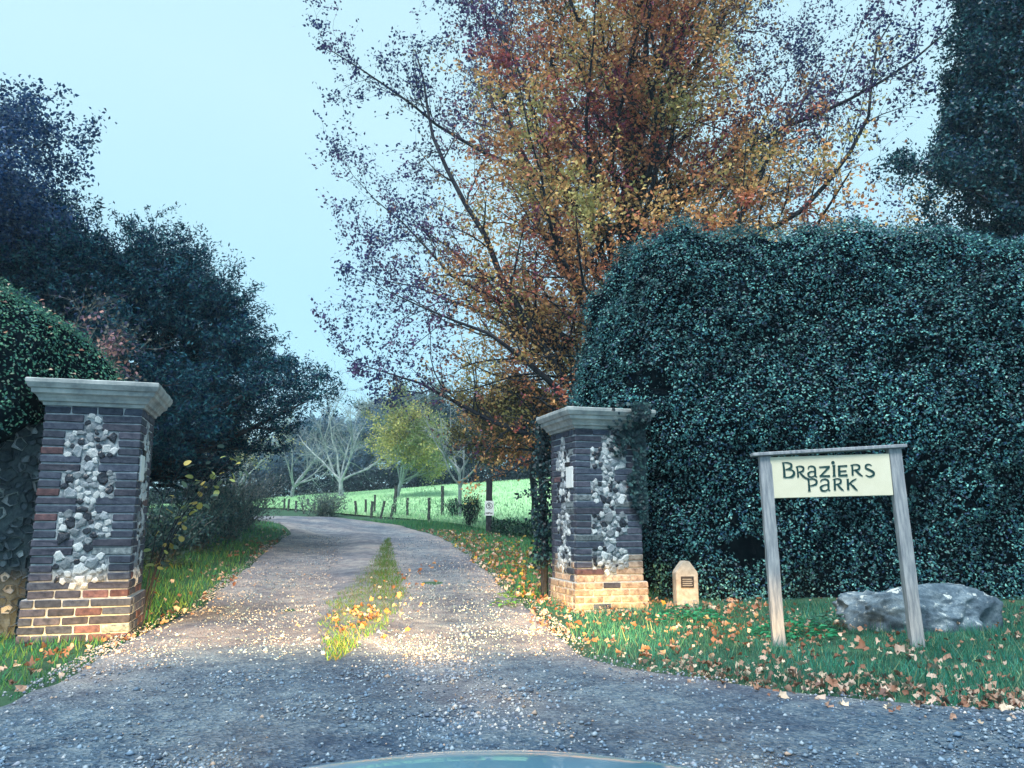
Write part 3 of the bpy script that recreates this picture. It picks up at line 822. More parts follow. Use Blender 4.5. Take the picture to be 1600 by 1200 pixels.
def dense_poly(P, n):
    P = np.array(P, float); Q = np.vstack([P, P[:1]])
    s = np.concatenate([[0], np.cumsum(np.linalg.norm(np.diff(Q, axis=0), axis=1))]); t = np.linspace(0, s[-1], n, endpoint=False)
    O = np.stack([np.interp(t, s, Q[:, 0]), np.interp(t, s, Q[:, 1])], -1)
    for _ in range(3): O = (np.roll(O, 1, 0) + 2 * O + np.roll(O, -1, 0)) / 4
    return O

# big right hedge
hout = dense_poly([(1.85, 10.42), (14, 10.30), (14, 13.4), (2.2, 13.6), (0.75, 13.0), (0.62, 12.2)], 260)
hsp = np.stack([np.clip(hout[:, 0], 2.3, 12.6), np.full(len(hout), 12.0)], -1)
def hh(x, y): return np.interp(x, [0.5, 0.8, 1.1, 1.5, 2.0, 2.6, 3.2, 4.2, 5.3, 6.4, 8, 14], [3.5, 3.85, 4.3, 4.85, 5.40, 5.74, 5.66, 5.36, 5.58, 5.42, 5.3, 5.3])
V, F = hedge_surface(hout, hsp, hh, e=0.50, na=70, lump=0.36, seed=3, under=.20, under2=.16)
hd = empty('clipped_hedge', (5, 11.5, 0), 0, 'huge clipped evergreen hedge behind the right pillar and the name board', 'hedge')
hd_inv = Vector((5, 11.5, 0))
off = np.array([5, 11.5, 0.0])
# interior twigs and shade mass just inside the leaves
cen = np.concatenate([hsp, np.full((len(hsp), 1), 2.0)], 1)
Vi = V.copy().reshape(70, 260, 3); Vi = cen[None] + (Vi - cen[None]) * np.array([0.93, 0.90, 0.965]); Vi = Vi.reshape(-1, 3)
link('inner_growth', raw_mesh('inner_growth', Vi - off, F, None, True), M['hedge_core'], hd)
n = 310000
P, Nr = tri_sample(V, F, n)
keep = (P[:, 1] < 12.6) & (P[:, 0] < 9.2)
P, Nr = P[keep], Nr[keep]
if (Nr[:, 1][(P[:, 1] < 10.6)].mean() > 0): Nr = -Nr
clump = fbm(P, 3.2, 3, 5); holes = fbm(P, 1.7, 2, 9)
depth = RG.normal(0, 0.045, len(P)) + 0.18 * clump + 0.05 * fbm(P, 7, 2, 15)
spr = (RG.random(len(P)) < .03) & (fbm(P, 5, 1, 55) > .1); depth = np.where(spr, depth + RG.uniform(.04, .18, len(P)), depth)
hole = holes + 0.35 * fbm(P, 5, 2, 19) < -0.52
depth = np.where(hole, depth - 0.14, depth)
keep = ~(hole & (RG.random(len(P)) < 0.6))
P = P + Nr * depth[:, None]; P, Nr, depth = P[keep], Nr[keep], depth[keep]
ln = Nr * 0.75 + rdir(len(P)) * 0.75 + np.array([0, 0, 0.6])
clump = clump[keep]
L = RG.uniform(0.024, 0.052, len(P))
c = 1.25 * (1 + .45 * fbm(P, 1.2, 3, 25) + .55 * clump)[:, None] * palette(len(P), [(0.010, 0.06, 0.085), (0.024, 0.11, 0.13), (0.055, 0.20, 0.20), (0.008, 0.035, 0.08), (0.12, 0.30, 0.28)], [3, 3, 2.6, 2.2, 1.5], .35)  # shade put into the colour: proud clumps lighter, hollows darker
leaves('foliage', P - off, ln, rdir(len(P)) + np.array([0, 0, -0.3]), L, L * 0.62, c, M['leaf_gloss'], hd)

# ivy on the right pillar (hangs over its shoulder) 
iv = empty('ivy', (1.45, 9.75, 1.9), 0, 'dark ivy trailing over the right shoulder of the right pillar', 'ivy')
def ivy_leaves(PP, NN, parent, size=(.035, .06)):
    n = len(PP); L = RG.uniform(*size, n)
    leaves('foliage', PP, NN, rdir(n) + np.array([0, 0, -1.0]), L, L * .95, palette(n, [(0.005, 0.022, 0.035), (0.01, 0.045, 0.055), (0.04, 0.11, 0.11)], [3, 2, 1], .3), M['leaf_gloss'], parent)
n = 2600
zz = RG.uniform(1.1, 2.56, n); xr = 0.44 + 0.03 - np.abs(RG.normal(0, 1, n)) * np.interp(zz, [1.1, 1.4, 1.9, 2.3, 2.56], [.03, .09, .20, .24, .20])
k = (xr > -.05) & (fbm(np.stack([xr, zz], -1), 7, 3, 3) > .02 - 1.0 * smoothstep(.2, .46, xr))
xr, zz = xr[k], zz[k]; n = len(xr)
yl = np.where(zz > 2.24, -0.16 * smoothstep(2.24, 2.34, zz) - .03, -0.03) - RG.uniform(0, .05, n)
wp = np.stack([1.19 + xr * fd.x - yl * fd.y, 9.72 + xr * fd.y + yl * fd.x, zz], -1)
ivy_leaves(wp - np.array([1.45, 9.75, 1.9]), np.array([fd.y, -fd.x, .2]) + .4 * rdir(n), iv)
# ivy down the back inner corner of the pillar, seen as a dark strip
pth = []
n = 1500
zz = RG.uniform(0.5, 2.5, n); wp = np.stack([0.42 + RG.normal(0, .07, n) + 0.02 * np.sin(zz * 9), 10.75 + RG.normal(0, .10, n), zz], -1)
iv2 = empty('ivy', (0.42, 10.7, 0), 0, 'dark ivy column close behind the left edge of the right pillar', 'ivy')
ivy_leaves(wp - np.array([0.42, 10.7, 0]), rdir(n) + np.array([-.5, -1, .2]), iv2)
link('stem', raw_mesh('stem', *tubes([([(0, .05, 0), (0.02, .05, .9), (-.02, .06, 1.7), (.05, .1, 2.5)], [.05, .05, .045, .03], 7)]), smooth=True), M['wood_dark'], iv2)
# sprig reaching out over the field view
pp = [at(870, 745, 10.6), at(852, 752, 10.5), at(838, 764, 10.45), at(824, 772, 10.4), at(806, 778, 10.35)]
sg = empty('ivy', pp[0], 0, 'small leafy ivy sprig sticking out left of the right pillar', 'ivy')
link('stem', raw_mesh('stem', *tubes([([tuple(q - pp[0]) for q in pp], [.006, .005, .004, .003, .002], 5)]), smooth=True), M['stem'], sg)
pa = np.array([tuple(q - pp[0]) for q in pp]); t = RG.uniform(0, 4, 70); i_ = np.minimum(t.astype(int), 3); f_ = (t - i_)[:, None]
ivy_leaves(pa[i_] * (1 - f_) + pa[i_ + 1] * f_ + RG.normal(0, .03, (70, 3)), rdir(70) + np.array([0, -1, .3]), sg, (.03, .055))

# left hedge, clipped to a slope that falls to the pillar
lout = dense_poly([(-12, 6.8), (-5.1, 6.95), (-4.72, 7.5), (-4.7, 8.3), (-4.5, 8.9), (-4.6, 9.7), (-5.8, 10.4), (-12, 10.4)], 200)
lsp = np.stack([np.clip(lout[:, 0], -11, -5.4), np.full(len(lout), 9.0)], -1)
def lh(x, y): return np.interp(x, [-12, -8, -6.6, -5.8, -5.0, -4.3, -3.9], [5.6, 4.8, 4.15, 3.72, 3.3, 2.85, 2.5]) 
def lb(x, y): return np.interp(x, [-12, -5.7, -5.1, -4.85, -4.65, -4.4], [.9, 1.15, 1.5, 1.8, 2.2, 2.3]) 
V, F = hedge_surface(lout, lsp, lh, e=0.75, na=50, lump=0.10, seed=13, bottom=lb)
hl = empty('sloping_hedge', (-6, 8.6, 0), 0, 'dense mossy green hedge sloping down to the left pillar above the flint wall', 'hedge')
off = np.array([-6, 8.6, 0.0])
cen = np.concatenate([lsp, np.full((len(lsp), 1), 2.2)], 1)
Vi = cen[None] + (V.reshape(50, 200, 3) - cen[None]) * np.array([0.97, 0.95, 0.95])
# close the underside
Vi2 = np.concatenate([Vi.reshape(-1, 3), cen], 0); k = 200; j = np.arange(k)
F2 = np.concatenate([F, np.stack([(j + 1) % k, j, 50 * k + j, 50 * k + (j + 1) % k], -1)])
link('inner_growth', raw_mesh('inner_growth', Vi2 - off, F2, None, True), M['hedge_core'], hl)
P, Nr = tri_sample(V, F, 75000); k = (P[:, 0] > -8.5); P, Nr = P[k], Nr[k]
if Nr[:, 2].mean() < 0: Nr = -Nr
P = P + Nr * (RG.normal(0, .03, len(P)) + .03 * fbm(P, 4, 2))[:, None]
L = RG.uniform(0.022, 0.045, len(P))
c = palette(len(P), [(0.04, 0.16, 0.13), (0.07, 0.24, 0.17), (0.12, 0.33, 0.21), (0.02, 0.09, 0.11), (0.28, 0.42, 0.32)], [3, 3, 2, 2, .5], .35)
leaves('foliage', P - off, Nr + rdir(len(P)) * .7, rdir(len(P)), L, L * .6, c, M['leaf'], hl)
# fallen leaves caught on it
P, Nr = tri_sample(V, F, 900); k = (P[:, 0] > -8) & (Nr[:, 2] * np.sign(Nr[:, 2].mean()) > .3)
P = P[k][:140] + np.array([0, 0, .04]) - off; n = len(P)
leaves('caught_leaves', P, np.array([0, -.6, 1]) + .4 * rdir(n), rdir(n), RG.uniform(.05, .08, n), .045, palette(n, BROWN + [(0.5, .5, .4)], None, .2), M['litter'], hl)

# flint wall curving off the left pillar
wr = empty('flint_wall', (-5.6, 7.95, 0), 0, 'rough flint wall running left from the left pillar under the hedge', 'wall')
bm = bmesh.new()
wall_pts = [(-4.55, 7.95), (-5.2, 7.72), (-6.0, 7.62), (-7.2, 7.62), (-9.5, 7.7)]
def wall_at(s):
    a = np.array(wall_pts); t = s * (len(a) - 1); i = min(int(t), len(a) - 2); f = t - i
    p = a[i] * (1 - f) + a[i + 1] * f; d = unit((a[i + 1] - a[i])[None])[0]
    return p, d
vs = []
NS = 30
for q in range(NS + 1):
    p, d = wall_at(q / NS); nx, ny = -d[1], d[0]      # towards the camera is -y
    if ny > 0: nx, ny = -nx, -ny
    f0 = (p[0] + nx * .0 + 5.6, p[1] - 7.95); f1 = (p[0] - nx * .38 + 5.6, p[1] - ny * .38 - 7.95)
    vs.append([bm.verts.new((f0[0], f0[1], -.2)), bm.verts.new((f0[0], f0[1], 2.2)), bm.verts.new((f1[0], f1[1], 2.2)), bm.verts.new((f1[0], f1[1], -.2))])
for a, b_ in zip(vs[:-1], vs[1:]):
    for q in range(4): bm.faces.new((a[q], a[(q + 1) % 4], b_[(q + 1) % 4], b_[q]))
bm.faces.new(vs[0]); bm.faces.new(vs[-1][::-1])
bmesh.ops.recalc_face_normals(bm, faces=bm.faces[:])
bm_obj('mortar_bed', bm, M['wall_mortar'], wr)
pts = []; rr = random.Random(5)
for _ in range(9000):
    s = rr.uniform(0.0, .55); z = rr.uniform(.02, 2.15); sz = rr.choice((.035, .045, .055, .07)); p, d = wall_at(s)
    if any((p[0] - q[0]) ** 2 + (p[1] - q[1]) ** 2 + (z - q[2]) ** 2 < (0.82 * (sz + q[3])) ** 2 for q in pts): continue
    pts.append((p[0], p[1], z, sz, math.atan2(d[1], d[0])))
    if len(pts) >= 290: break
for x, y, z, sz, a in pts:
    mk = rr.choices(('wall_flint', 'flint_grey', 'flint_white'), (4, 2.2, 1.5))[0]
    o = bpy.data.objects.new('flint', rr.choice(FL[mk])); C.objects.link(o); o.parent = wr
    o.location = (x + 5.6, y - 7.965, z); o.scale = (sz * 1.2, sz * .7, sz * 1.05); o.rotation_euler = (rr.uniform(-.3, .3), rr.uniform(0, 6.28), a)

# ================================================================== NAME BOARD
def post_mesh(w, d, h, lean=0.0, rough=.004):
    bm = bmesh.new(); n = 14; rings = []
    for q in range(n + 1):
        z = h * q / n; ring = []
        for (sx, sy) in ((-1, -1), (0, -1), (1, -1), (1, 0), (1, 1), (0, 1), (-1, 1), (-1, 0)):
            k = .93 if sx and sy else 1.0
            ring.append(bm.verts.new((sx * w / 2 * k + rnd.uniform(-rough, rough), sy * d / 2 * k + rnd.uniform(-rough, rough), z)))
        rings.append(ring)
    for a, b_ in zip(rings[:-1], rings[1:]):
        for q in range(8): bm.faces.new((a[q], a[(q + 1) % 8], b_[(q + 1) % 8], b_[q]))
    bm.faces.new(rings[-1]); bm.faces.new(rings[0][::-1])
    return bm
sp0 = Vector((2.47, 7.50, 0)); sp1 = Vector((3.66, 7.34, 0))
mid = (sp0 + sp1) / 2; sa = math.atan2(sp1.y - sp0.y, sp1.x - sp0.x); half = (sp1 - sp0).length / 2
sb = empty('name_board', (mid.x - .03, mid.y, -.06), sa, 'cream name board between two weathered posts in front of the hedge', 'sign')
for sx, top in ((-1, 1.815), (1, 1.835)):
    o = bm_obj('post', post_mesh(.115, .10, top + .15, rough=.003), M['wood'], sb); o.location = (sx * half, 0, -.15); o.rotation_euler = (0, R(.5) - sx * R(.45), 0)
bm = bmesh.new(); add_box(bm, -half - .085, half + .10, -.085, .085, 0, .032, bev=.005)
o = bm_obj('top_rail', bm, M['wood'], sb); o.location = (0.0, 0, 1.826); o.rotation_euler = (0, -R(.6), 0)
sb.rotation_euler = (0, -R(2.2), sa)
BW, BHt = 1.075, 0.385
bm = bmesh.new(); add_box(bm, -BW / 2, BW / 2, -.012, .012, -BHt / 2, BHt / 2, bev=.004)
bd = bm_obj('board', bm, M['board'], sb); bd.location = (0.005, -.035, 1.602); bd.rotation_euler = (0, R(.9), 0)

def stroke(bm, pts, ws, y=-.0145, t=.0035):
    """calligraphic stroke: smooth polyline with changing width, raised a little"""
    P = [Vector((a, b_)) for a, b_ in pts]; D = []
    M_ = len(P)
    if M_ > 2:
        out = []; wo = []
        for i in range(M_ - 1):
            p0 = P[max(i - 1, 0)]; p1 = P[i]; p2 = P[i + 1]; p3 = P[min(i + 2, M_ - 1)]
            for q in range(6):
                f = q / 6; out.append(0.5 * ((2 * p1) + (p2 - p0) * f + (2 * p0 - 5 * p1 + 4 * p2 - p3) * f * f + (3 * p1 - p0 - 3 * p2 + p3) * f ** 3)); wo.append(ws[i] * (1 - f) + ws[i + 1] * f)
        out.append(P[-1]); wo.append(ws[-1]); P, ws = out, wo
    L_, R_ = [], []
    for i, p in enumerate(P):
        d = (P[min(i + 1, len(P) - 1)] - P[max(i - 1, 0)]).normalized(); nn = Vector((-d.y, d.x)) * ws[i] / 2
        L_.append((p + nn)); R_.append((p - nn))
    f = [bm.verts.new((p.x, y - t, p.y)) for p in L_]; g = [bm.verts.new((p.x, y - t, p.y)) for p in R_]
    f2 = [bm.verts.new((p.x, y + .001, p.y)) for p in L_]; g2 = [bm.verts.new((p.x, y + .001, p.y)) for p in R_]
    for i in range(len(P) - 1):
        bm.faces.new((f[i], g[i], g[i + 1], f[i + 1])); bm.faces.new((f2[i], f[i], f[i + 1], f2[i + 1])); bm.faces.new((g[i], g2[i], g2[i + 1], g[i + 1]))
    bm.faces.new((f[0], f2[0], g2[0], g[0])); bm.faces.new((f[-1], g[-1], g2[-1], f2[-1]))
def disc(bm, cx, cz, r, y=-.0145, t=.0035):
    c = [(cx + r * math.cos(a), cz + r * math.sin(a)) for a in [k * math.pi / 8 for k in range(16)]]
    a_ = [bm.verts.new((x, y - t, z)) for x, z in c]; b2 = [bm.verts.new((x, y + .001, z)) for x, z in c]
    bm.faces.new(a_)
    for i in range(16): bm.faces.new((a_[i - 1], b2[i - 1], b2[i], a_[i]))
# letter strokes drawn on the pixel sheet of the board: x 55..1445, y 110..635 of a 1600 px wide close-up
def bx_(u, v):
    # board corners in that sheet: TL(52,148) TR(1412,98) BL(80,640) BR(1447,628)
    yy = v - (148 - 50 * (u - 52) / 1360) ; hgt = 492 + 38 * (u - 60) / 1380
    tv = yy / hgt; ul = 52 + 28 * tv; ur = 1412 + 35 * tv
    return ((u - ul) / (ur - ul) - .5) * BW, (.5 - tv) * BHt
def kx(lst): return [bx_(*q) for q in lst]
u = BW / 1365
LET = [
 ('B', [([(205, 212), (215, 300), (218, 388)], [20, 26, 30]), ([(192, 215), (250, 212), (297, 232), (290, 275), (232, 297)], [10, 14, 24, 26, 10]), ([(232, 295), (300, 300), (330, 335), (310, 375), (270, 388), (205, 389)], [10, 14, 28, 28, 16, 10])]),
 ('R', [([(364, 262), (372, 325), (375, 388)], [18, 20, 22]), ([(350, 266), (395, 255), (435, 270), (428, 312), (380, 328)], [9, 13, 22, 22, 9]), ([(390, 325), (425, 368), (460, 398), (498, 408)], [12, 24, 22, 6])]),
 ('A', [([(492, 292), (500, 262), (535, 255), (566, 275), (570, 330), (572, 375), (592, 386)], [10, 12, 16, 22, 24, 20, 6]), ([(566, 318), (520, 322), (492, 345), (500, 380), (535, 386), (566, 365)], [9, 14, 24, 20, 14, 9])]),
 ('Z', [([(617, 268), (738, 262)], [16, 22]), ([(728, 270), (632, 372)], [22, 16]), ([(620, 376), (738, 378)], [20, 22])]),
 ('I', [([(785, 250), (786, 378)], [25, 28]), ([(766, 252), (802, 248)], [8, 10]), ([(768, 379), (804, 379)], [10, 10])]),
 ('E', [([(842, 252), (845, 378)], [26, 28]), ([(830, 256), (935, 252)], [14, 20]), ([(845, 318), (925, 316)], [13, 17]), ([(832, 374), (936, 368)], [16, 26])]),
 ('R', [([(992, 245), (994, 372)], [20, 22]), ([(972, 246), (1030, 236), (1070, 255), (1062, 295), (1004, 308)], [8, 13, 22, 22, 9]), ([(1022, 306), (1052, 335), (1082, 365), (1108, 382)], [12, 24, 20, 5])]),
 ('S', [([(1210, 250), (1180, 234), (1148, 246), (1146, 282), (1192, 308), (1230, 338), (1222, 372), (1180, 388), (1140, 368)], [8, 14, 20, 22, 24, 26, 22, 16, 8])]),
 ('P', [([(492, 415), (496, 480), (500, 562)], [18, 22, 28]), ([(476, 420), (540, 410), (580, 430), (575, 475), (510, 495)], [8, 13, 24, 24, 9])]),
 ('A', [([(630, 450), (640, 425), (680, 415), (715, 435), (718, 500), (720, 545), (738, 552)], [10, 12, 16, 22, 24, 20, 6]), ([(714, 480), (665, 488), (630, 515), (645, 552), (685, 556), (716, 530)], [9, 14, 26, 22, 14, 9])]),
 ('R', [([(788, 415), (790, 552)], [22, 24]), ([(770, 420), (820, 410), (858, 428), (850, 468), (800, 482)], [8, 13, 22, 22, 9]), ([(818, 480), (845, 515), (868, 542), (890, 556)], [12, 24, 20, 5])]),
 ('K', [([(936, 412), (940, 550)], [24, 26]), ([(1035, 412), (990, 440), (945, 482)], [8, 18, 12]), ([(962, 470), (1000, 510), (1022, 538), (1045, 556)], [12, 26, 22, 5])]),
]
for nm, st in LET:
    bm = bmesh.new()
    for q, (pp_, ww) in enumerate(st): stroke(bm, kx(pp_), [w_ * u * 1.0 for w_ in ww], y=-.0145 - .0003 * q)
    if nm == 'I': x_, z_ = bx_(775, 213); disc(bm, x_, z_, 20 * u, y=-.0148)
    o = bm_obj('letter', bm, M['ink'], bd)

# ================================================================== MARKER STONE
mk = empty('marker_stone', (2.13, 9.95, 0), R(4), 'small pointed pale stone marker with a dark plaque beside the right pillar', 'marker')
bm = bmesh.new()
prof = [(-.135, 0), (.135, 0), (.135, .50), (.035, .635), (-.035, .635), (-.135, .50)]
a_ = [bm.verts.new((x, -.09, z - .05 if z == 0 else z)) for x, z in prof]; b2 = [bm.verts.new((x, .09, z - .05 if z == 0 else z)) for x, z in prof]
bm.faces.new(a_); bm.faces.new(b2[::-1])
for i in range(6): bm.faces.new((a_[i - 1], b2[i - 1], b2[i], a_[i]))
bmesh.ops.recalc_face_normals(bm, faces=bm.faces[:]); bmesh.ops.bevel(bm, geom=bm.edges[:], offset=.008, segments=2, affect='EDGES')
bm_obj('stone_body', bm, M['marker'], mk)
bm = bmesh.new(); add_box(bm, -.08, .08, -.098, -.088, .32, .455, bev=.003); pq = bm_obj('plaque', bm, M['bronze'], mk)
bm = bmesh.new()
for q in range(4): add_box(bm, -.062, .062 - .01 * (q % 2), -.1005, -.0975, .345 + q * .024, .353 + q * .024)
bm_obj('inscription', bm, M['marker'], pq, 'stuff')

# ================================================================== BOULDER
bo = empty('boulder', (4.24, 8.62, 0), R(4), 'low lichened grey boulder behind the right post of the name board', 'boulder')
bm = bmesh.new(); bmesh.ops.create_icosphere(bm, subdivisions=6, radius=1.0)
for v in bm.verts:
    q = v.co.copy(); s = Vector((math.copysign(abs(q.x) ** .8, q.x), math.copysign(abs(q.y) ** .9, q.y), math.copysign(abs(q.z) ** .75, q.z)))
    big_ = noise.fractal(q * 1.3 + Vector((4, 2, 8)), 1.0, 2.0, 2) * .20; sm = noise.fractal(q * 4 + Vector((1, 7, 3)), 0.8, 2.1, 5) * .07
    cell = noise.cell(q * 2.6) * 0; rdg = -abs(noise.noise(q * 2.4 + Vector((9, 0, 0)))) * .22
    s = s * (1 + big_ + sm + rdg)
    tilt = .10 * smoothstep(.1, .7, q.x) * max(q.z, 0)
    v.co = Vector((s.x * .82, s.y * .48, s.z * .40 + float(tilt)))
o = bm_obj('rock_body', bm, None, bo, smooth=True)
m, n, b = mat_new('lichened_rock')
tc = N(n, 'ShaderNodeTexCoord')
t1 = tex(4.0, 10, .8); t2 = tex(7, 8, .75)
c1 = ramp(t1.outputs[0], [(.36, (.015, .035, .06)), (.5, (.08, .13, .18)), (.66, (.24, .32, .38))])
lf = ramp(t2.outputs[0], [(.55, (0, 0, 0)), (.60, (1, 1, 1))])
ge = N(n, 'ShaderNodeNewGeometry'); sx_ = N(n, 'ShaderNodeSeparateXYZ'); n.links.new(ge.outputs['Normal'], sx_.inputs[0])
up_ = N(n, 'ShaderNodeMapRange'); up_.inputs[1].default_value = .1; up_.inputs[2].default_value = .6; n.links.new(sx_.outputs[2], up_.inputs[0])
ml = N(n, 'ShaderNodeMath', operation='MULTIPLY'); n.links.new(lf, ml.inputs[0]); n.links.new(up_.outputs[0], ml.inputs[1])
n.links.new(mix(c1, (.50, .57, .58), ml.outputs[0]), b.inputs['Base Color']); b.inputs['Roughness'].default_value = .9
bp = N(n, 'ShaderNodeBump'); bp.inputs['Strength'].default_value = .8; bp.inputs['Distance'].default_value = .03; n.links.new(t2.outputs[0], bp.inputs['Height']); n.links.new(bp.outputs[0], b.inputs['Normal'])
o.data.materials.clear(); o.data.materials.append(m)
o.location = (0, 0, .04)

# ================================================================== TREES
def build_tree(name, base, S, d0, label, cat='tree', group=None, bark='bark', per=0, spread=.05, colf=None, Lr=(.05, .08), wr_=.6, mat='leaf', lo=0.0, drop=0.0, kids=None):
    out = {'paths': [], 'twigs': [], 'k0': S['k'][0]}
    grow(out, Vector((0, 0, 0)), d0, S['L'][0], S['r'], 0, S)
    root = empty(name, base, 0, label, cat, group)
    tree_parts(out, M[bark], root)
    if per:
        P, D = twig_points(out, per, spread, lo)
        L = RG.uniform(*Lr, len(P))
        Nn = rdir(len(P)) + np.array([0, 0, .5]); U = D * .7 + rdir(len(P)) * .8 - np.array([0, 0, drop])
        leaves('foliage', P, Nn, U, L, L * wr_, colf(P + np.array(base)), M[mat], root)
    return root, out

# big beech
BE = Vector((2.6, 24.0, tzf(2.6, 24)))
def env_be(p):
    q = ((p.x - 0.7 + .10 * max(p.z - 9, 0) * (1 if p.x < 0 else 0)) / 9.5, p.y / 8.0, (p.z - 11.6) / 12.2)
    s = abs(q[0]) ** 2.6 + abs(q[1]) ** 2.4 + abs(q[2]) ** 2.6
    return s < 1 + .35 * noise.noise(p * .45)
S = dict(seg=[9, 12, 7, 5], gn=[.05, .14, .17, .20], up=[.03, .03, .02, .01], tap=[.55, .85, .85, .8], k=[10, 7, 4, 3], n=[58, 18, 10], t0=[.13, .14, .05], angt=(86, 34), bias=1.35,
         ang=[(28, 74), (30, 65), (30, 70)], rr=[.34, .38, .45], L=[13.5, 13.5, 3.8, 1.5], tl=[.2, .5, .4], rmin=.005, r=.46, leaf=3, max=3, env=env_be)
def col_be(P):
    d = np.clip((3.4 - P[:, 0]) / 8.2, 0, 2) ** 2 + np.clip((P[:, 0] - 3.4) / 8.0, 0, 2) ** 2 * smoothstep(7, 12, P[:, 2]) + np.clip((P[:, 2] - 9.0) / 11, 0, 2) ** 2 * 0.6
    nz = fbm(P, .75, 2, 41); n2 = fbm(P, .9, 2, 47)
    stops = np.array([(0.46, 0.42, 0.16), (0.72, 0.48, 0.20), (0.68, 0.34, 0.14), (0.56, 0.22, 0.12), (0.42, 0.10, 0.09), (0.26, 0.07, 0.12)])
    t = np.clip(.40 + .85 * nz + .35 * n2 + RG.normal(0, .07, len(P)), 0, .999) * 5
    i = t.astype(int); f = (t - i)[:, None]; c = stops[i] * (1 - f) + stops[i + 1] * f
    dark = np.array([(0.03, 0.05, 0.17)]) + np.clip(nz, 0, 1)[:, None] * np.array([(0.16, 0.02, 0.0)])  # silhouette against the sky put into the colour of outer leaves
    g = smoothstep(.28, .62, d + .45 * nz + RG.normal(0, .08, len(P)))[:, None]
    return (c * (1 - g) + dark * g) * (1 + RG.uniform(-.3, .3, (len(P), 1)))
rnd.seed(SEED_B)
be, out_be = build_tree('beech_tree', BE, S, Vector((.02, 0, 1)), 'tall spreading beech in orange, gold and red autumn leaf with outer leaves painted silhouette dark rising behind the hedge', bark='bark', per=16, spread=.09, colf=col_be, Lr=(.08, .15), wr_=.62)

# low skirt of the neighbouring autumn tree beyond the pillar
def env_mp(p): return ((p.x + 1.2) / 2.2) ** 2 + (p.y / 2.5) ** 2 + ((p.z - 3.5) / 1.7) ** 2 < 1 + .5 * noise.noise(p * .9)
S2 = dict(seg=[6, 7, 5, 4], gn=[.06, .12, .18, .2], up=[.03, .02, .0, -.03], tap=[.5, .8, .8, .8], k=[8, 5, 4, 3], n=[16, 9, 6], t0=[.42, .15, .1],
          ang=[(50, 88), (30, 65), (30, 70)], rr=[.45, .4, .45], L=[4.8, 3.9, 1.5, .8], tl=[.1, .5, .4], rmin=.006, r=.13, leaf=3, max=3, env=env_mp)
def col_mp(P):
    nz = fbm(P, .7, 3, 51)
    a = palette(len(P), [(0.50, 0.20, 0.08), (0.42, 0.15, 0.07), (0.58, 0.32, 0.13)], None, .3); b_ = palette(len(P), [(0.17, 0.17, 0.07), (0.30, 0.24, 0.08), (0.10, 0.08, 0.07)], None, .3)
    return np.where((nz > .05)[:, None], a, b_)
bx0 = Vector((0.75, 27.0, tzf(.75, 27)))
build_tree('maple_tree', bx0, S2, Vector((0, 0, 1)), 'low rusty orange tree standing between the beech and the speed sign', per=34, spread=.13, colf=col_mp, Lr=(.07, .12))

# yew, left of the track
YE = Vector((-8.3, 17.0, tzf(-8.3, 17)))
def env_ye(p):
    hx = float(np.interp(p.z, [0.3, 1.0, 2.0, 3.2, 4.2, 5.2, 5.8, 6.3, 8.3], [1.0, 2.6, 3.9, 4.0, 3.0, 2.0, .9, .3, 0.1]))
    return math.hypot(p.x, p.y * .95) < hx * (1 + .45 * noise.noise(p * 1.2))
S3 = dict(seg=[8, 7, 5, 4], gn=[.05, .09, .14, .16], up=[.02, .035, .03, .05], tap=[.94, .85, .85, .8], k=[8, 5, 4, 3], n=[50, 12, 8], t0=[.14, .12, .1],
          ang=[(55, 92), (25, 60), (25, 55)], rr=[.4, .4, .45], L=[6.1, 5.8, 2.1, .9], tl=[.35, .45, .4], rmin=.005, r=.34, leaf=2, max=3, env=env_ye, envlv=1, flat=.5)
def col_ye(P): 
    return palette(len(P), [(0.008, 0.05, 0.09), (0.014, 0.085, 0.12), (0.035, 0.14, 0.16), (0.005, 0.025, 0.07)], [3, 3, 1.4, 3], .3)
build_tree('yew_tree', YE, S3, Vector((0, 0, 1)), 'dark spreading yew with ragged branch tips left of the track', per=52, spread=.06, colf=col_ye, Lr=(.06, .12), wr_=.34, mat='needle')
# second dark conifer behind it to the left
def env_y2(p):
    hx = float(np.interp(p.z, [0.5, 3, 5.5, 7.2, 9.0], [2.0, 2.2, 1.6, .9, 0.2])); return math.hypot(p.x, p.y) < hx * (1 + .3 * noise.noise(p * .8))
S3b = dict(S3); S3b.update(env=env_y2, n=[40, 11, 6], L=[8.1, 4.2, 1.7, .75])
build_tree('yew_tree', Vector((-11.9, 17.8, tzf(-11.9, 17.8))), S3b, Vector((0, 0, 1)), 'dark evergreen filling the left edge behind the sloping hedge', per=40, spread=.06, colf=col_ye, Lr=(.06, .12), wr_=.34, mat='needle')

# far left deciduous tree against the sky
S4 = dict(seg=[7, 8, 6, 4], gn=[.06, .10, .15, .2], up=[.03, .05, .03, .01], tap=[.6, .85, .85, .8], k=[8, 6, 4, 3], n=[13, 10, 7], t0=[.3, .15, .1],
          ang=[(30, 70), (30, 60), (30, 70)], rr=[.45, .4, .45], L=[8.3, 3.9, 1.8, .9], tl=[.3, .5, .4], rmin=.005, r=.20, leaf=3, max=3)
def col_bl(P): return palette(len(P), [(0.02, 0.07, 0.19), (0.04, 0.11, 0.25), (0.015, 0.05, 0.14), (0.06, 0.12, 0.19)], None, .3)
build_tree('field_maple', Vector((-12.7, 15.0, tzf(-12.7, 15))), S4, Vector((0.05, 0, 1)), 'thin leafy tree at the upper left edge against the sky', per=70, spread=.10, colf=col_bl, Lr=(.06, .11))
def col_near(P): return palette(len(P), [(0.02, 0.04, 0.10), (0.02, 0.06, 0.09)], None, .3)

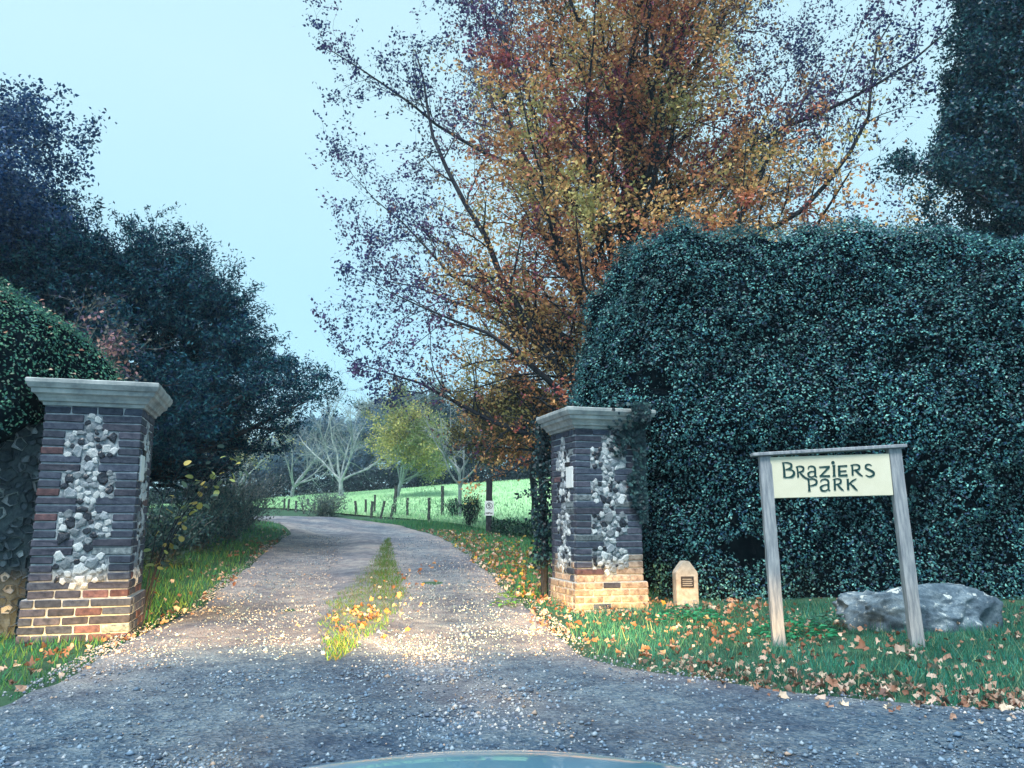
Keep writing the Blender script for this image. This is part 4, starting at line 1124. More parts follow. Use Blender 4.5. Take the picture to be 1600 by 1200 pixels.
# holly on the right above the hedge
HO = Vector((11.5, 15.6, tzf(11.5, 15.6)))
def env_ho(p):
    hx = float(np.interp(p.z, [2, 4.5, 6.2, 7.2, 8.3, 9.3, 10, 13, 15], [3.4, 4.9, 4.9, 4.3, 3.3, 2.6, 2.0, 1.2, .3])); return math.hypot(p.x, p.y) < hx * (1 + .42 * noise.noise(p * 1.0 + Vector((3, 1, 2))))
S5 = dict(seg=[9, 8, 5, 4], gn=[.05, .09, .14, .16], up=[.02, .06, .05, .06], tap=[.75, .85, .85, .8], k=[8, 5, 4, 3], n=[64, 13, 8], t0=[.12, .15, .1],
          ang=[(50, 85), (25, 60), (25, 55)], rr=[.4, .4, .45], L=[14.0, 5.0, 1.9, .8], tl=[.45, .45, .4], rmin=.005, r=.34, leaf=2, max=3, env=env_ho)
def col_ho(P): return palette(len(P), [(0.010, 0.06, 0.085), (0.02, 0.10, 0.12), (0.05, 0.17, 0.18), (0.008, 0.04, 0.09), (0.012, 0.055, 0.12)], [3, 3, 1.5, 2, 2], .3)
build_tree('holly_tree', HO, S5, Vector((0, 0, 1)), 'dark glossy holly towering over the right end of the hedge', per=44, spread=.08, colf=col_ho, Lr=(.06, .11), wr_=.55, mat='leaf_gloss')

# pink-leaved shrub over the sloping hedge
S6 = dict(seg=[2, 8, 6, 4], gn=[.05, .10, .16, .2], up=[.0, -.01, -.02, -.02], tap=[.2, .8, .8, .8], k=[6, 5, 3, 3], n=[26, 9, 6], t0=[.1, .2, .1],
          ang=[(10, 50), (25, 60), (30, 70)], rr=[.5, .5, .6], L=[.6, 3.5, 1.3, .55], tl=[.1, .4, .4], rmin=.004, r=.07, leaf=2, max=3)
def col_pk(P):
    nz = fbm(P, .9, 2, 61); a = palette(len(P), [(0.34, 0.20, 0.22), (0.44, 0.26, 0.22), (0.24, 0.15, 0.22)], None, .3); b_ = palette(len(P), [(0.04, 0.07, 0.09), (0.05, 0.06, 0.12), (0.10, 0.12, 0.11)], None, .3)
    return np.where((nz > .22)[:, None], a, b_)
build_tree('spindle_shrub', Vector((-8.1, 11.2, .6)), S6, Vector((0.1, 0, 1)), 'tangled pink and grey shrub leaning over the sloping hedge', 'shrub', bark='stem', per=10, spread=.07, colf=col_pk, Lr=(.05, .09))
S6b = dict(S6); S6b.update(L=[.6, 1.9, .8, .4], n=[22, 8, 6])
build_tree('spindle_shrub', Vector((-6.9, 10.9, 1.6)), S6b, Vector((0.0, 0, 1)), 'smaller pinkish shrub just above the left pillar cap', 'shrub', bark='stem', per=11, spread=.06, colf=col_pk, Lr=(.05, .09))

# sapling with large yellow-green leaves at the inner side of the left pillar
sp = empty('sapling', (-4.05, 8.95, .05), 0, 'thin sapling with large yellow green leaves beside the left pillar', 'sapling')
stems = []
lp = []
rr = random.Random(21)
for q in range(6):
    p = Vector((rr.uniform(-.06, .06), rr.uniform(-.05, .05), 0)); d = Vector((rr.uniform(.02, .22), rr.uniform(-.15, .1), 1)).normalized(); pts = [tuple(p)]
    for k in range(9):
        d = (d + Vector((rr.gauss(.03, .06), rr.gauss(0, .06), -.02 * k))).normalized(); p = p + d * .225; pts.append(tuple(p))
        if k > 1:
            for _ in range(2): lp.append((p + Vector((rr.uniform(-.03, .12), rr.uniform(-.08, .08), rr.uniform(-.08, .05))), d.copy()))
    stems.append((pts, list(np.linspace(.007, .0025, len(pts))), 5))
link('stem', raw_mesh('stem', *tubes(stems), smooth=True), M['bark'], sp)
lm = []
for k, cc in enumerate([(0.42, 0.42, 0.12), (0.30, 0.38, 0.14), (0.52, 0.44, 0.14), (0.10, 0.17, 0.12), (0.06, 0.12, 0.12)]):
    an = np.linspace(0, 2 * math.pi, 11)[:-1]; V = [(0, 0, 0)]
    for a in an: V.append((.5 - .5 * math.cos(a), .36 * math.sin(a) * (1.15 - .3 * math.cos(a)), .10 * abs(math.sin(a)) - .12 * (.5 - .5 * math.cos(a)) ** 2))
    F = [(0, 1 + i, 1 + (i + 1) % 10) for i in range(10)]; V[0] = (.45, 0, .0)
    me = raw_mesh('leaf', V, F, np.tile(np.array(cc), (11, 1))); me.materials.append(M['leaf']); lm.append(me)
for p, d in lp:
    o = bpy.data.objects.new('leaf', rr.choice(lm)); C.objects.link(o); o.parent = sp; o.location = p; s = rr.uniform(.05, .095); o.scale = (s, s, s); o.rotation_euler = (rr.uniform(-.7, .7), rr.uniform(-.2, .9), rr.uniform(0, 6.28))

# ------------------------------------------------------------------ orchard trees in the field
S7 = dict(seg=[4, 8, 6, 5], gn=[.08, .14, .18, .2], up=[.02, .07, .03, .02], tap=[.3, .8, .85, .8], k=[8, 6, 4, 3], n=[6, 8, 7], t0=[.75, .25, .15],
          ang=[(25, 60), (30, 60), (30, 70)], rr=[.62, .5, .5], L=[1.4, 4.2, 2.2, 1.1], tl=[.0, .4, .4], rmin=.012, r=.17, leaf=3, max=3)
def col_yl(P):
    nz = fbm(P, .8, 2, 71); a = palette(len(P), [(0.44, 0.43, 0.15), (0.34, 0.36, 0.15), (0.52, 0.48, 0.18)], None, .25); b_ = palette(len(P), [(0.20, 0.28, 0.12), (0.28, 0.32, 0.15)], None, .3)
    return np.where((nz > .05)[:, None], a, b_)
def col_gy(P): return palette(len(P), [(0.16, 0.22, 0.24), (0.22, 0.27, 0.27)], None, .3)
def onfield(u, v, Y):
    p = at(u, v, Y); return Vector((p.x, Y, tzf(p.x, Y)))
S7a = dict(S7); S7a.update(r=.17, L=[1.1, 6.2, 3.1, 1.5], n=[7, 8, 7])
build_tree('orchard_tree', onfield(533, 772, 50), S7a, Vector((0, 0, 1)), 'largest bare orchard tree with pale forking trunk', 'tree', 'orchard trees in the field', 'bark_pale', per=3, spread=.1, colf=col_gy, Lr=(.07, .1))
S7b = dict(S7); S7b.update(r=.13, L=[1.0, 4.6, 2.3, 1.2])
build_tree('orchard_tree', onfield(456, 778, 52), S7b, Vector((.05, 0, 1)), 'bare orchard tree nearest to the bend of the track', 'tree', 'orchard trees in the field', 'bark_pale', per=3, spread=.1, colf=col_gy, Lr=(.07, .1))
S7c = dict(S7); S7c.update(r=.13, L=[1.1, 3.9, 2.2, 1.1], n=[8, 9, 7])
build_tree('orchard_tree', onfield(620, 775, 46), S7c, Vector((.12, 0, 1)), 'orchard tree still in yellow green leaf', 'tree', 'orchard trees in the field', 'bark_pale', per=30, spread=.18, colf=col_yl, Lr=(.11, .17))
S7d = dict(S7); S7d.update(L=[2.0, 3.2, 1.4, .7], r=.085, n=[7, 6, 5], t0=[.55, .25, .15])
build_tree('orchard_tree', onfield(719, 803, 32), S7d, Vector((0, 0, 1)), 'slim pale orchard tree with outstretched bare limbs beside the speed sign', 'tree', 'orchard trees in the field', 'bark_pale', per=2, spread=.1, colf=col_yl, Lr=(.07, .1))
build_tree('orchard_tree', onfield(372, 786, 47), S7b, Vector((-.05, 0, 1)), 'bare orchard tree half hidden by the left bank', 'tree', 'orchard trees in the field', 'bark_pale', per=6, spread=.12, colf=col_yl, Lr=(.08, .12))

# ------------------------------------------------------------------ woodland beyond the field
def proto(S, seed, colf, per, Lr, nm, bark='bark_blue'):
    rnd.seed(seed); out = {'paths': [], 'twigs': [], 'k0': S['k'][0]}
    grow(out, Vector((0, 0, 0)), Vector((0, 0, 1)), S['L'][0], S['r'], 0, S)
    V, F = tubes([q for q in out['paths'] if q[2] == S['k'][0]]); tm = raw_mesh('trunk', V, F, smooth=True); tm.materials.append(M[bark])
    V, F = tubes([q for q in out['paths'] if q[2] != S['k'][0]]); bmh = raw_mesh('branches', V, F, smooth=True); bmh.materials.append(M[bark])
    P, D = twig_points(out, per, .12); L = RG.uniform(*Lr, len(P))
    V, F = leaf_arrays(P, rdir(len(P)), D + .5 * rdir(len(P)), L, L * .3); fm = raw_mesh('foliage', V, F, np.repeat(colf(P), 4, 0)); fm.materials.append(M['leaf'])
    return (tm, bmh, fm)
S8 = dict(seg=[7, 8, 6, 4], gn=[.06, .12, .16, .2], up=[.02, .06, .04, .02], tap=[.7, .85, .85, .8], k=[7, 5, 3, 3], n=[16, 9, 7], t0=[.18, .15, .1],
          ang=[(30, 70), (30, 60), (30, 70)], rr=[.45, .45, .5], L=[8, 5.2, 2.6, 1.3], tl=[.35, .4, .3], rmin=.02, r=.28, leaf=2, max=3)
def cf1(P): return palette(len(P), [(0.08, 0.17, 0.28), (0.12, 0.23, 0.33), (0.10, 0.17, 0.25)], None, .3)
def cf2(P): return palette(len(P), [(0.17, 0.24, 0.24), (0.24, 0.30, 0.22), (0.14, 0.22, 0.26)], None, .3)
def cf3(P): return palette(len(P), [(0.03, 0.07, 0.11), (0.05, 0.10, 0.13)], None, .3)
pr = [proto(S8, 101, cf1, 18, (.25, .45), 'a'), proto(S8, 102, cf1, 18, (.25, .45), 'b'), proto(S8, 103, cf2, 14, (.25, .42), 'c'), proto(S8, 104, cf3, 22, (.22, .4), 'd')]
WOOD = [ # pixel column, distance, prototype, scale, label
 (338, 74, 0, .95, 'blue grey bare tree glimpsed at the tip of the yew'),
 (392, 70, 1, .80, 'low bluish bare tree left of the smallest orchard tree'),
 (432, 78, 0, .98, 'hazy bare tree behind the orchard tree by the bend'),
 (480, 70, 1, 1.00, 'rounded bluish bare tree left of the largest orchard tree'),
 (522, 74, 0, 1.08, 'wide bluish bare tree directly behind the largest orchard tree'),
 (566, 70, 1, .98, 'bluish bare tree right of the largest orchard tree'),
 (612, 78, 2, 1.28, 'tall greyish green tree behind the yellow orchard tree'),
 (648, 72, 2, 1.20, 'soft green grey tree just right of the yellow orchard tree'),
 (690, 70, 3, 1.10, 'dark tree at the field edge left of the slim orchard tree'),
 (735, 74, 3, 1.15, 'dark tree at the field edge behind the slim orchard tree'),
 (780, 70, 3, 1.10, 'dark tree at the field edge above the speed sign'),
 (825, 72, 3, 1.15, 'dark tree at the field edge left of the right pillar'),
 (872, 70, 3, 1.15, 'dark field edge tree mostly hidden by the right pillar'),
 (280, 66, 3, .9, 'dark far tree behind the undergrowth on the left bank'),
]
for u_, Y_, k, s, lab in WOOD:
    p = at(u_, 770, Y_); root = empty('woodland_tree', (p.x, Y_, tzf(p.x, Y_) - .1), rnd.uniform(0, 6.28), lab, 'tree', 'bare woodland trees beyond the field')
    s *= .72 + .02 * (k == 2) - .12 * (k == 3); root.scale = (s * 1.15, s * 1.15, s * rnd.uniform(.92, 1.05))
    for nm, me in zip(('trunk', 'branches', 'foliage'), pr[k]):
        link(nm, me, None, root, 'stuff' if nm == 'foliage' else None)
# dark undergrowth at the wood's edge
x = RG.uniform(-34, 12, 26000); y = 64.5 + RG.gamma(2, 1.2, len(x)); hmax = 1.7 + .9 * fbm(np.stack([x * .3, y * .1], -1), 1, 2, 77); z = tz(x, y) + RG.random(len(x)) * hmax
P = np.stack([x, y, z], -1); L = RG.uniform(.2, .4, len(x))
tag(leaves('undergrowth', P, rdir(len(P)), rdir(len(P)), L, L * .5, palette(len(x), [(0.006, 0.018, 0.035), (0.012, 0.035, 0.05), (0.02, 0.06, 0.06)], [3, 3, 1], .3), M['leaf']), 'dark undergrowth along the foot of the far wood')

# ------------------------------------------------------------------ thin autumn mist
bm = bmesh.new(); add_box(bm, -90, 90, -8, 110, -4.0, 32)
m = bpy.data.materials.new('mist'); m.use_nodes = True; m.node_tree.nodes.clear()
vo_ = m.node_tree.nodes.new('ShaderNodeVolumePrincipled'); vo_.inputs['Density'].default_value = HAZE; vo_.inputs['Color'].default_value = (.62, .86, 1.0, 1)
mo = m.node_tree.nodes.new('ShaderNodeOutputMaterial'); m.node_tree.links.new(vo_.outputs[0], mo.inputs['Volume'])
bm_obj('haze', bm, m, None, 'stuff')

# ------------------------------------------------------------------ fence posts at the field edge
pm = []
for k in range(4):
    bm = post_mesh(.10, .10, 1.0, rough=.012); me = bpy.data.meshes.new('fence_post'); bm.to_mesh(me); bm.free(); me.materials.append(M['wood_fence']); pm.append(me)
POSTS = [ # u, base v, height px, lean, label
 (444, 795, 17, 0, 'thin fence post left of the pair near the bend'),
 (450, 796, 17, 3, 'second thin post of the pair near the bend'),
 (462, 799, 17, 0, 'fence post just right of the pair near the bend'),
 (476, 801, 17, -16, 'leaning fence post at the bend of the track'),
 (481, 792, 14, 0, 'short fence post behind the leaning one at the bend'),
 (490, 800, 17, 4, 'fence post left of the scrubby bush'),
 (557, 804, 22, -6, 'fence post leaning left at the right edge of the scrubby bush'),
 (571, 804, 24, 0, 'dark fence post right of the scrubby bush'),
 (580, 808, 25, 2, 'fence post in the close set row right of the scrubby bush'),
 (585, 803, 30, 0, 'taller post in the close set row right of the scrubby bush'),
 (594, 809, 27, 12, 'fence post leaning right at the end of the close set row'),
 (610, 809, 22, 10, 'short fence post leaning right beside the tall grey post'),
 (616, 806, 46, 2, 'tall grey fence post below the yellow orchard tree'),
 (636, 809, 31, 0, 'fence post standing alone right of the tall grey one'),
 (670, 814, 36, 0, 'fence post midway between the two tall posts'),
 (691, 806, 46, 0, 'tall dark fence post left of the slim orchard tree'),
 (712, 804, 26, 0, 'fence post against the dark bush by the slim orchard tree'),
]
for i, (u_, v_, hp, ln_, lab) in enumerate(POSTS):
    g = gat(u_, v_ + 2); p = Vector((g[0], g[1], 0))
    if p.y > 44: p = at(u_, v_, 40)
    h = hp / F_ * p.y * 1.03 + .06
    o = bpy.data.objects.new('fence_post', pm[i % 4]); C.objects.link(o); o.location = (p.x, p.y, tzf(p.x, p.y) - .05); w_ = .85 if h < 1 else 1.15
    o.scale = (w_, w_, h); o.rotation_euler = (0, R(ln_), rnd.uniform(-.4, .4)); tag(o, lab, 'fence post', 'fence posts along the field edge')

# speed sign on a black post
g = gat(764, 834); px, py = g; pz = tzf(px, py)
ss = empty('speed_sign', (px, py, pz), 0, 'tall black post with a small white 5 MPH speed limit plate', 'sign')
hpost = (834 - 750) / F_ * py; pw_ = 9.5 / F_ * py
o = bm_obj('post', post_mesh(pw_, pw_, hpost + .2, rough=.008), M['wood_dark'], ss); o.location = (0, 0, -.2)
pw2 = 14 / F_ * py; ph2 = 22.5 / F_ * py; zc = (834 - 795.5) / F_ * py
bm = bmesh.new(); add_box(bm, -pw2 / 2, pw2 / 2, -.006, .006, -ph2 / 2, ph2 / 2, bev=.002)
pl = bm_obj('plate', bm, M['white'], ss); pl.location = (0.01, -pw_ / 2 - .012, zc)
bm = bmesh.new(); k = 28; r1, r2 = pw2 * .36, pw2 * .30; cz = ph2 * .16
a_ = [bm.verts.new((r1 * math.cos(q * 2 * math.pi / k), -.0085, cz + r1 * math.sin(q * 2 * math.pi / k))) for q in range(k)]; b2 = [bm.verts.new((r2 * math.cos(q * 2 * math.pi / k), -.0085, cz + r2 * math.sin(q * 2 * math.pi / k))) for q in range(k)]
for q in range(k): bm.faces.new((a_[q - 1], b2[q - 1], b2[q], a_[q]))
bm_obj('ring', bm, M['black'], pl)
u = pw2 / 10
bm = bmesh.new(); stroke(bm, [(1.1 * u, cz + 1.7 * u), (-.9 * u, cz + 1.7 * u), (-1.0 * u, cz + .4 * u), (.3 * u, cz + .5 * u), (1.1 * u, cz - .4 * u), (.5 * u, cz - 1.5 * u), (-1.1 * u, cz - 1.4 * u)], [.75 * u] * 7, y=-.0075, t=.001)
bm_obj('numeral', bm, M['black'], pl)
def seg(bm, *p, w=.55): stroke(bm, list(p), [w * u] * len(p), y=-.0075 - rnd.random() * .0004, t=.001)
zb_ = -ph2 * .40; ht = 2.0 * u
for nm, x0 in (('M', -3.6), ('P', -1.0), ('H', 1.5)):
    bm = bmesh.new(); x = x0 * u
    if nm == 'M':
        for a, b_ in (((0, 0), (0, ht)), ((0, ht), (.9 * u, ht * .4)), ((.9 * u, ht * .4), (1.8 * u, ht)), ((1.8 * u, ht), (1.8 * u, 0))): seg(bm, (x + a[0], zb_ + a[1]), (x + b_[0], zb_ + b_[1]))
    elif nm == 'P':
        for a, b_ in (((0, 0), (0, ht)), ((0, ht), (1.3 * u, ht)), ((1.3 * u, ht), (1.3 * u, ht * .5)), ((1.3 * u, ht * .5), (0, ht * .5))): seg(bm, (x + a[0], zb_ + a[1]), (x + b_[0], zb_ + b_[1]))
    else:
        for a, b_ in (((0, 0), (0, ht)), ((1.5 * u, ht), (1.5 * u, 0)), ((0, ht * .5), (1.5 * u, ht * .5))): seg(bm, (x + a[0], zb_ + a[1]), (x + b_[0], zb_ + b_[1]))
    bm_obj('letter', bm, M['black'], pl)

# ------------------------------------------------------------------ bushes and bank growth
def bush(name, base, r, hgt, n, cols, label, Lr=(.05, .1), wr_=.4, mat='leaf', stemmat='bark', wts=None, ns=26, upw=.8):
    root = empty(name, base, 0, label, 'bush'); st = []; rr = random.Random(int(abs(base[0]) * 100) + 3)
    P = []; D = []
    for q in range(ns):
        a = rr.uniform(0, 6.28); t = rr.random() ** .6; d = Vector((math.cos(a) * t * r / hgt, math.sin(a) * t * r / hgt, 1)).normalized(); p = Vector((rr.uniform(-.1, .1), rr.uniform(-.1, .1), 0)) * r; pts = [tuple(p)]
        LL = hgt * rr.uniform(.7, 1.1) / max(d.z, .5)
        for k in range(6):
            d = (d + Vector((rr.gauss(0, .12), rr.gauss(0, .12), rr.gauss(0, .08)))).normalized(); p = p + d * LL / 6; p.z = max(p.z, .02); pts.append(tuple(p))
        st.append((pts, list(np.linspace(.014, .004, 7)), 4))
        pa = np.array(pts); m_ = n // ns; t_ = RG.uniform(.8, 6, m_); i_ = np.minimum(t_.astype(int), 5); f_ = (t_ - i_)[:, None]
        P.append(pa[i_] * (1 - f_) + pa[i_ + 1] * f_ + RG.normal(0, r * .14, (m_, 3))); D.append(np.tile(np.array(d), (m_, 1)))
    P = np.concatenate(P); D = np.concatenate(D); P[:, 2] = np.abs(P[:, 2])
    link('stems', raw_mesh('stems', *tubes(st), smooth=True), M[stemmat], root)
    L = RG.uniform(*Lr, len(P)); leaves('foliage', P, rdir(len(P)), D * upw + rdir(len(P)) * .6, L, L * wr_, palette(len(P), cols, wts, .3), M[mat], root)
    return root
GRY = [(0.05, 0.12, 0.12), (0.08, 0.17, 0.15), (0.14, 0.22, 0.20), (0.04, 0.08, 0.11)]
def onter(x, y): return (x, y, tzf(x, y) - .02)
# bushes along the left bank
for (x, y, r, h, n_, lab, cl) in [
    (-6.0, 12.0, .75, .85, 3600, 'low grey green bramble just behind the left pillar', GRY),
    (-6.0, 13.8, .9, 1.05, 4200, 'grey green bramble in the middle of the left bank', GRY),
    (-6.3, 16.0, 1.0, 1.2, 4200, 'wide weedy bush under the yew', GRY),
    (-6.5, 18.5, 1.1, 1.3, 3800, 'pale tangled bush under the branch tips of the yew', [(0.12, 0.20, 0.18), (0.2, 0.26, 0.24), (0.06, 0.12, 0.13)]),
    (-7.2, 21.5, 1.2, 1.35, 3600, 'dry grey thicket at the far end of the left bank', [(0.16, 0.20, 0.20), (0.10, 0.13, 0.15), (0.26, 0.28, 0.26)]),
    (-8.8, 25.0, 1.6, 1.7, 3600, 'twiggy thicket beyond the left bank by the bend', [(0.12, 0.15, 0.17), (0.08, 0.11, 0.14), (0.24, 0.26, 0.24)])]:
    bush('bramble_bush', onter(x, y), r, h, n_, cl, lab, Lr=(.04, .10), stemmat='stem')
p = onfield(505, 808, 33); bush('scrub_bush', (p.x, p.y, p.z), 1.3, 1.0, 3000, [(0.08, 0.13, 0.14), (0.14, 0.20, 0.19), (0.2, 0.25, 0.22)], 'scrubby grey bush where the fence posts meet the track', stemmat='stem', Lr=(.06, .13))
g = gat(735, 824); bush('thorn_bush', onter(g[0] + .0, g[1]), .42, 1.0, 3200, [(0.004, 0.012, 0.025), (0.008, 0.022, 0.03)], 'black looking bush tight against the speed sign post', Lr=(.05, .1))
g = gat(707, 812); bush('thorn_bush', onter(g[0], g[1] + 1), .42, .75, 2200, [(0.01, 0.03, 0.035), (0.02, 0.05, 0.05)], 'small dark bush behind the slim orchard tree', Lr=(.05, .1))
# ditch vegetation below the field on the right, and thin weeds in front of it
x = RG.uniform(-.6, 9, 14000); y = field_y0(x) - .9 + RG.normal(0, .35, len(x)); z = tz(x, y) + RG.random(len(x)) * .42 * (1 + .5 * fbm(np.stack([x, y], -1), 1.5, 2))
P = np.stack([x, y, z], -1); L = RG.uniform(.07, .14, len(x))
tag(leaves('ditch_plants', P, rdir(len(P)), rdir(len(P)) + np.array([0, 0, .8]), L, L * .4, palette(len(x), [(0.008, 0.035, 0.03), (0.015, 0.06, 0.04), (0.03, 0.10, 0.06)], [3, 2, 1], .3), M['leaf']), 'dark low plants in the ditch at the near edge of the field')
x = RG.uniform(-5.5, 6, 5000); y = field_y0(x) + .2 + RG.normal(0, .5, len(x)); z = tz(x, y) + RG.random(len(x)) ** 1.4 * .9
P = np.stack([x, y, z], -1); L = RG.uniform(.06, .14, len(x))
tag(leaves('weeds', P, rdir(len(P)), rdir(len(P)) * .4 + np.array([0, 0, 1.]), L, L * .25, palette(len(x), [(0.10, 0.30, 0.16), (0.2, 0.42, 0.25), (0.35, 0.5, 0.35)], None, .3), M['leaf']), 'pale thin weeds standing along the field fence')
# broad-leaved weeds by the hedge foot and the inner side of the right pillar
def rosette(base, n, r, cols, label, Lr):
    root = empty('weed_plant', base, 0, label, 'plant'); a = RG.uniform(0, 6.28, n); t = RG.random(n) ** .6
    P = np.stack([np.cos(a) * t * r, np.sin(a) * t * r, .03 + .20 * RG.random(n) * (1.2 - t)], -1); U = np.stack([np.cos(a), np.sin(a), .5 * np.ones(n)], -1)
    L = RG.uniform(*Lr, n); leaves('foliage', P, np.array([0, 0, 1.]) + .35 * rdir(n), U, L, L * .55, palette(n, cols, None, .3), M['leaf'], root)
for (x, y, n_, r, cl, lab) in [
    (0.10, 10.9, 70, .28, [(0.18, 0.40, 0.08), (0.3, 0.48, 0.1)], 'bright yellow green weed left of the right pillar'),
    (-.05, 9.9, 60, .22, [(0.10, 0.30, 0.06), (0.2, 0.36, 0.08)], 'small green weed at the foot of the right pillar'),
    (1.95, 8.9, 220, .42, [(0.02, 0.20, 0.10), (0.04, 0.28, 0.14)], 'clump of bright green weeds in front of the stone marker'),
    (2.75, 8.0, 240, .42, [(0.02, 0.22, 0.11), (0.04, 0.30, 0.15)], 'clump of bright green weeds right of the left sign post'),
    (3.35, 8.55, 90, .25, [(0.05, 0.16, 0.13), (0.09, 0.24, 0.18)], 'grey green weed at the left end of the boulder')]:
    rosette(onter(x, y), n_, r, cl, lab, (.05, .10))

# ================================================================== CAR (the bonnet shows at the bottom edge; its headlamps light the gateway)
m, n, b = mat_new('blue_car_paint'); b.inputs['Base Color'].default_value = (0.10, 0.27, 0.42, 1); b.inputs['Roughness'].default_value = .32; b.inputs['Coat Weight'].default_value = .6; b.inputs['Metallic'].default_value = .3
tc = N(n, 'ShaderNodeTexCoord'); t1 = tex(260, 2); bp = N(n, 'ShaderNodeBump'); bp.inputs['Strength'].default_value = .04; n.links.new(t1.outputs[0], bp.inputs['Height']); n.links.new(bp.outputs[0], b.inputs['Normal'])
M['paint'] = m
m, n, b = mat_new('lamp_glass'); b.inputs['Base Color'].default_value = (.9, .9, .85, 1); b.inputs['Roughness'].default_value = .15; b.inputs['Emission Color'].default_value = (1, .86, .6, 1); b.inputs['Emission Strength'].default_value = 6
M['lamp'] = m
car = empty('car', (-0.02, .9, 0), 0, 'blue car whose bonnet shows at the bottom of the picture', 'car')
def bonnet_z(x, y):       # local y: -0.55 (windscreen) .. 0.50 (nose)
    z = .884 - .085 * ((y + .55) / 1.05) ** 1.6 - .17 * (abs(x) / .80) ** 2.0 - .03 * smoothstep(.25, .5, y)
    return float(z)
nx_, ny_ = 49, 30; V = []; 
for jy in range(ny_):
    for ix in range(nx_):
        x = -.80 + 1.6 * ix / (nx_ - 1); ye = .50 - .24 * (abs(x) / .8) ** 2.2; y = -.55 + (ye + .55) * jy / (ny_ - 1); V.append((x, y, bonnet_z(x, y)))
F = [(j * nx_ + i, j * nx_ + i + 1, (j + 1) * nx_ + i + 1, (j + 1) * nx_ + i) for j in range(ny_ - 1) for i in range(nx_ - 1)]
link('bonnet', raw_mesh('bonnet', V, F, None, True), M['paint'], car)
V = []; ks = 14     # nose: from the bonnet edge down to the bumper
for jy in range(ks):
    t = jy / (ks - 1)
    for ix in range(nx_):
        x = -.80 + 1.6 * ix / (nx_ - 1); ye = .50 - .24 * (abs(x) / .8) ** 2.2; z0 = bonnet_z(x, ye)
        V.append((x * (1 + .04 * math.sin(t * math.pi)), ye + .004 + .16 * math.sin(t * math.pi * .55), z0 - .004 - t * (z0 - .30)))
F = [(j * nx_ + i, j * nx_ + i + 1, (j + 1) * nx_ + i + 1, (j + 1) * nx_ + i) for j in range(ks - 1) for i in range(nx_ - 1)]
link('nose', raw_mesh('nose', V, F, None, True), M['paint'], car)
for sx in (-1, 1):
    V = []
    for jy in range(16):
        y = -.55 + .82 * jy / 15
        for t in range(10):
            z0 = bonnet_z(sx * .8, y); f = t / 9; V.append((sx * (.805 + .05 * math.sin(f * math.pi * .6)), y, z0 - f * (z0 - .32)))
    F = [(j * 10 + i, j * 10 + i + 1, (j + 1) * 10 + i + 1, (j + 1) * 10 + i) for j in range(15) for i in range(9)]
    link('wing', raw_mesh('wing', V, F, None, True), M['paint'], car)
    bm = bmesh.new(); bmesh.ops.create_cone(bm, cap_ends=True, segments=28, radius1=.31, radius2=.31, depth=.20); bmesh.ops.rotate(bm, verts=bm.verts, cent=(0, 0, 0), matrix=Matrix.Rotation(math.pi / 2, 3, 'Y')); bmesh.ops.bevel(bm, geom=[e for e in bm.edges if len(e.link_faces) == 2 and e.calc_face_angle(0) > 1], offset=.03, segments=2, affect='EDGES')
    o = bm_obj('wheel', bm, M['rubber'], car); o.location = (sx * .74, -.10, .355)
    bm = bmesh.new(); bmesh.ops.create_icosphere(bm, subdivisions=3, radius=1)
    for v in bm.verts: v.co = Vector((v.co.x * .13, v.co.y * .05, v.co.z * .075))
    hl_ = bm_obj('headlight', bm, M['lamp'], car, smooth=True); hl_.location = (sx * .56, .565, .64)
bm = bmesh.new(); add_box(bm, -.34, .34, .60, .63, .50, .60, bev=.01); gr_ = bm_obj('grille', bm, M['iron'], car)
bm = bmesh.new(); add_box(bm, -.78, .78, .48, .68, .30, .42, bev=.03); bm_obj('bumper', bm, M['paint'], car)

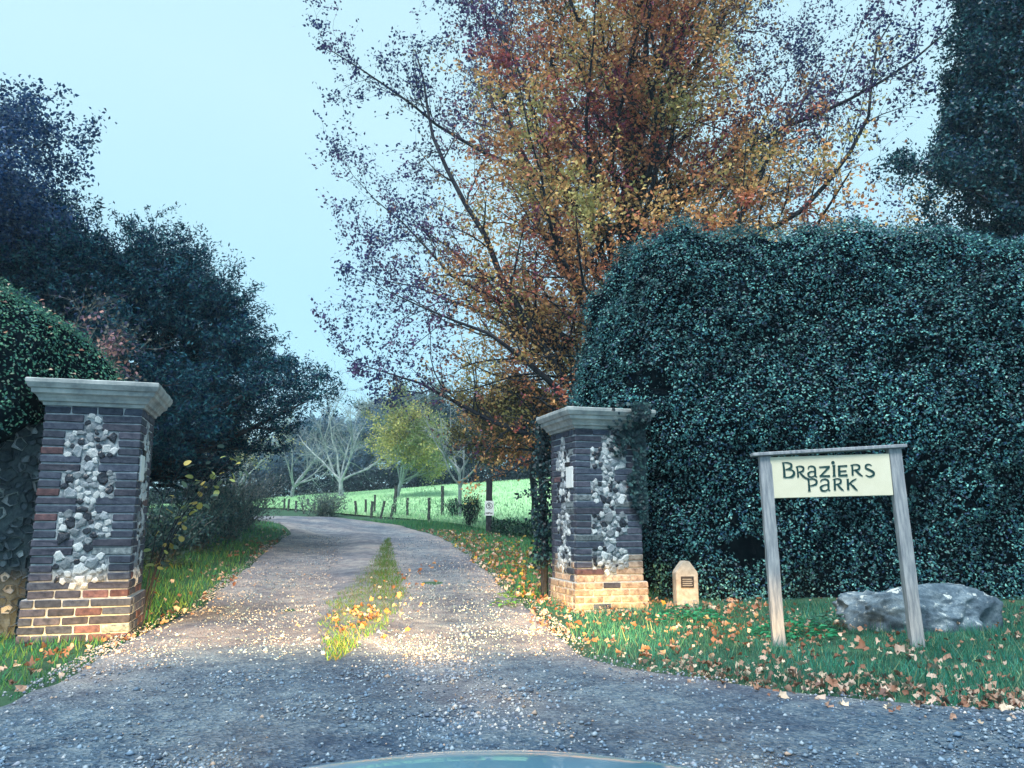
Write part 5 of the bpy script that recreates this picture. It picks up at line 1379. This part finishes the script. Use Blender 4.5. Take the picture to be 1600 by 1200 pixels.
# headlamp beams: dipped, flat cut-off just above the lamp height, brighter in the middle
for sx in (-1, 1):
    ld = bpy.data.lights.new('headlamp_beam', 'SPOT'); ld.energy = 3700; ld.color = (1.0, 0.56, 0.19); ld.spot_size = R(120); ld.spot_blend = .3; ld.shadow_soft_size = .05
    ld.use_nodes = True; ln = ld.node_tree; em = ln.nodes['Emission']
    tcx = ln.nodes.new('ShaderNodeTexCoord'); sp_ = ln.nodes.new('ShaderNodeSeparateXYZ'); ln.links.new(tcx.outputs['Normal'], sp_.inputs[0])
    def mth(op, a, b_=None):
        x = ln.nodes.new('ShaderNodeMath'); x.operation = op
        for k, s in enumerate((a, b_)):
            if s is None: continue
            if isinstance(s, (int, float)): x.inputs[k].default_value = s
            else: ln.links.new(s, x.inputs[k])
        return x.outputs[0]
    nz_ = mth('ABSOLUTE', sp_.outputs[2]); el = mth('DIVIDE', sp_.outputs[1], nz_); az = mth('DIVIDE', sp_.outputs[0], nz_)
    mr = ln.nodes.new('ShaderNodeMapRange'); mr.interpolation_type = 'SMOOTHSTEP'; ln.links.new(el, mr.inputs[0]); mr.inputs[1].default_value = .012; mr.inputs[2].default_value = -.012; mr.inputs[3].default_value = 0; mr.inputs[4].default_value = 1
    mr2 = ln.nodes.new('ShaderNodeMapRange'); mr2.interpolation_type = 'SMOOTHSTEP'; ln.links.new(el, mr2.inputs[0]); mr2.inputs[1].default_value = -.125; mr2.inputs[2].default_value = -.085; mr2.inputs[3].default_value = 0.0; mr2.inputs[4].default_value = 1
    az2 = mth('MULTIPLY', az, az); gs = mth('EXPONENT', mth('MULTIPLY', az2, -6.0))
    low = mth('ADD', 0.45, mth('MULTIPLY', el, -36.0)); tot = mth('MULTIPLY', mth('MULTIPLY', mth('MULTIPLY', mr.outputs[0], low), mr2.outputs[0]), gs)
    ln.links.new(tot, em.inputs['Strength'])
    lo = bpy.data.objects.new('headlamp_beam', ld); C.objects.link(lo); lo.location = (-0.02 + sx * .56, 1.56, .64); lo.rotation_euler = (R(90), 0, R(10))
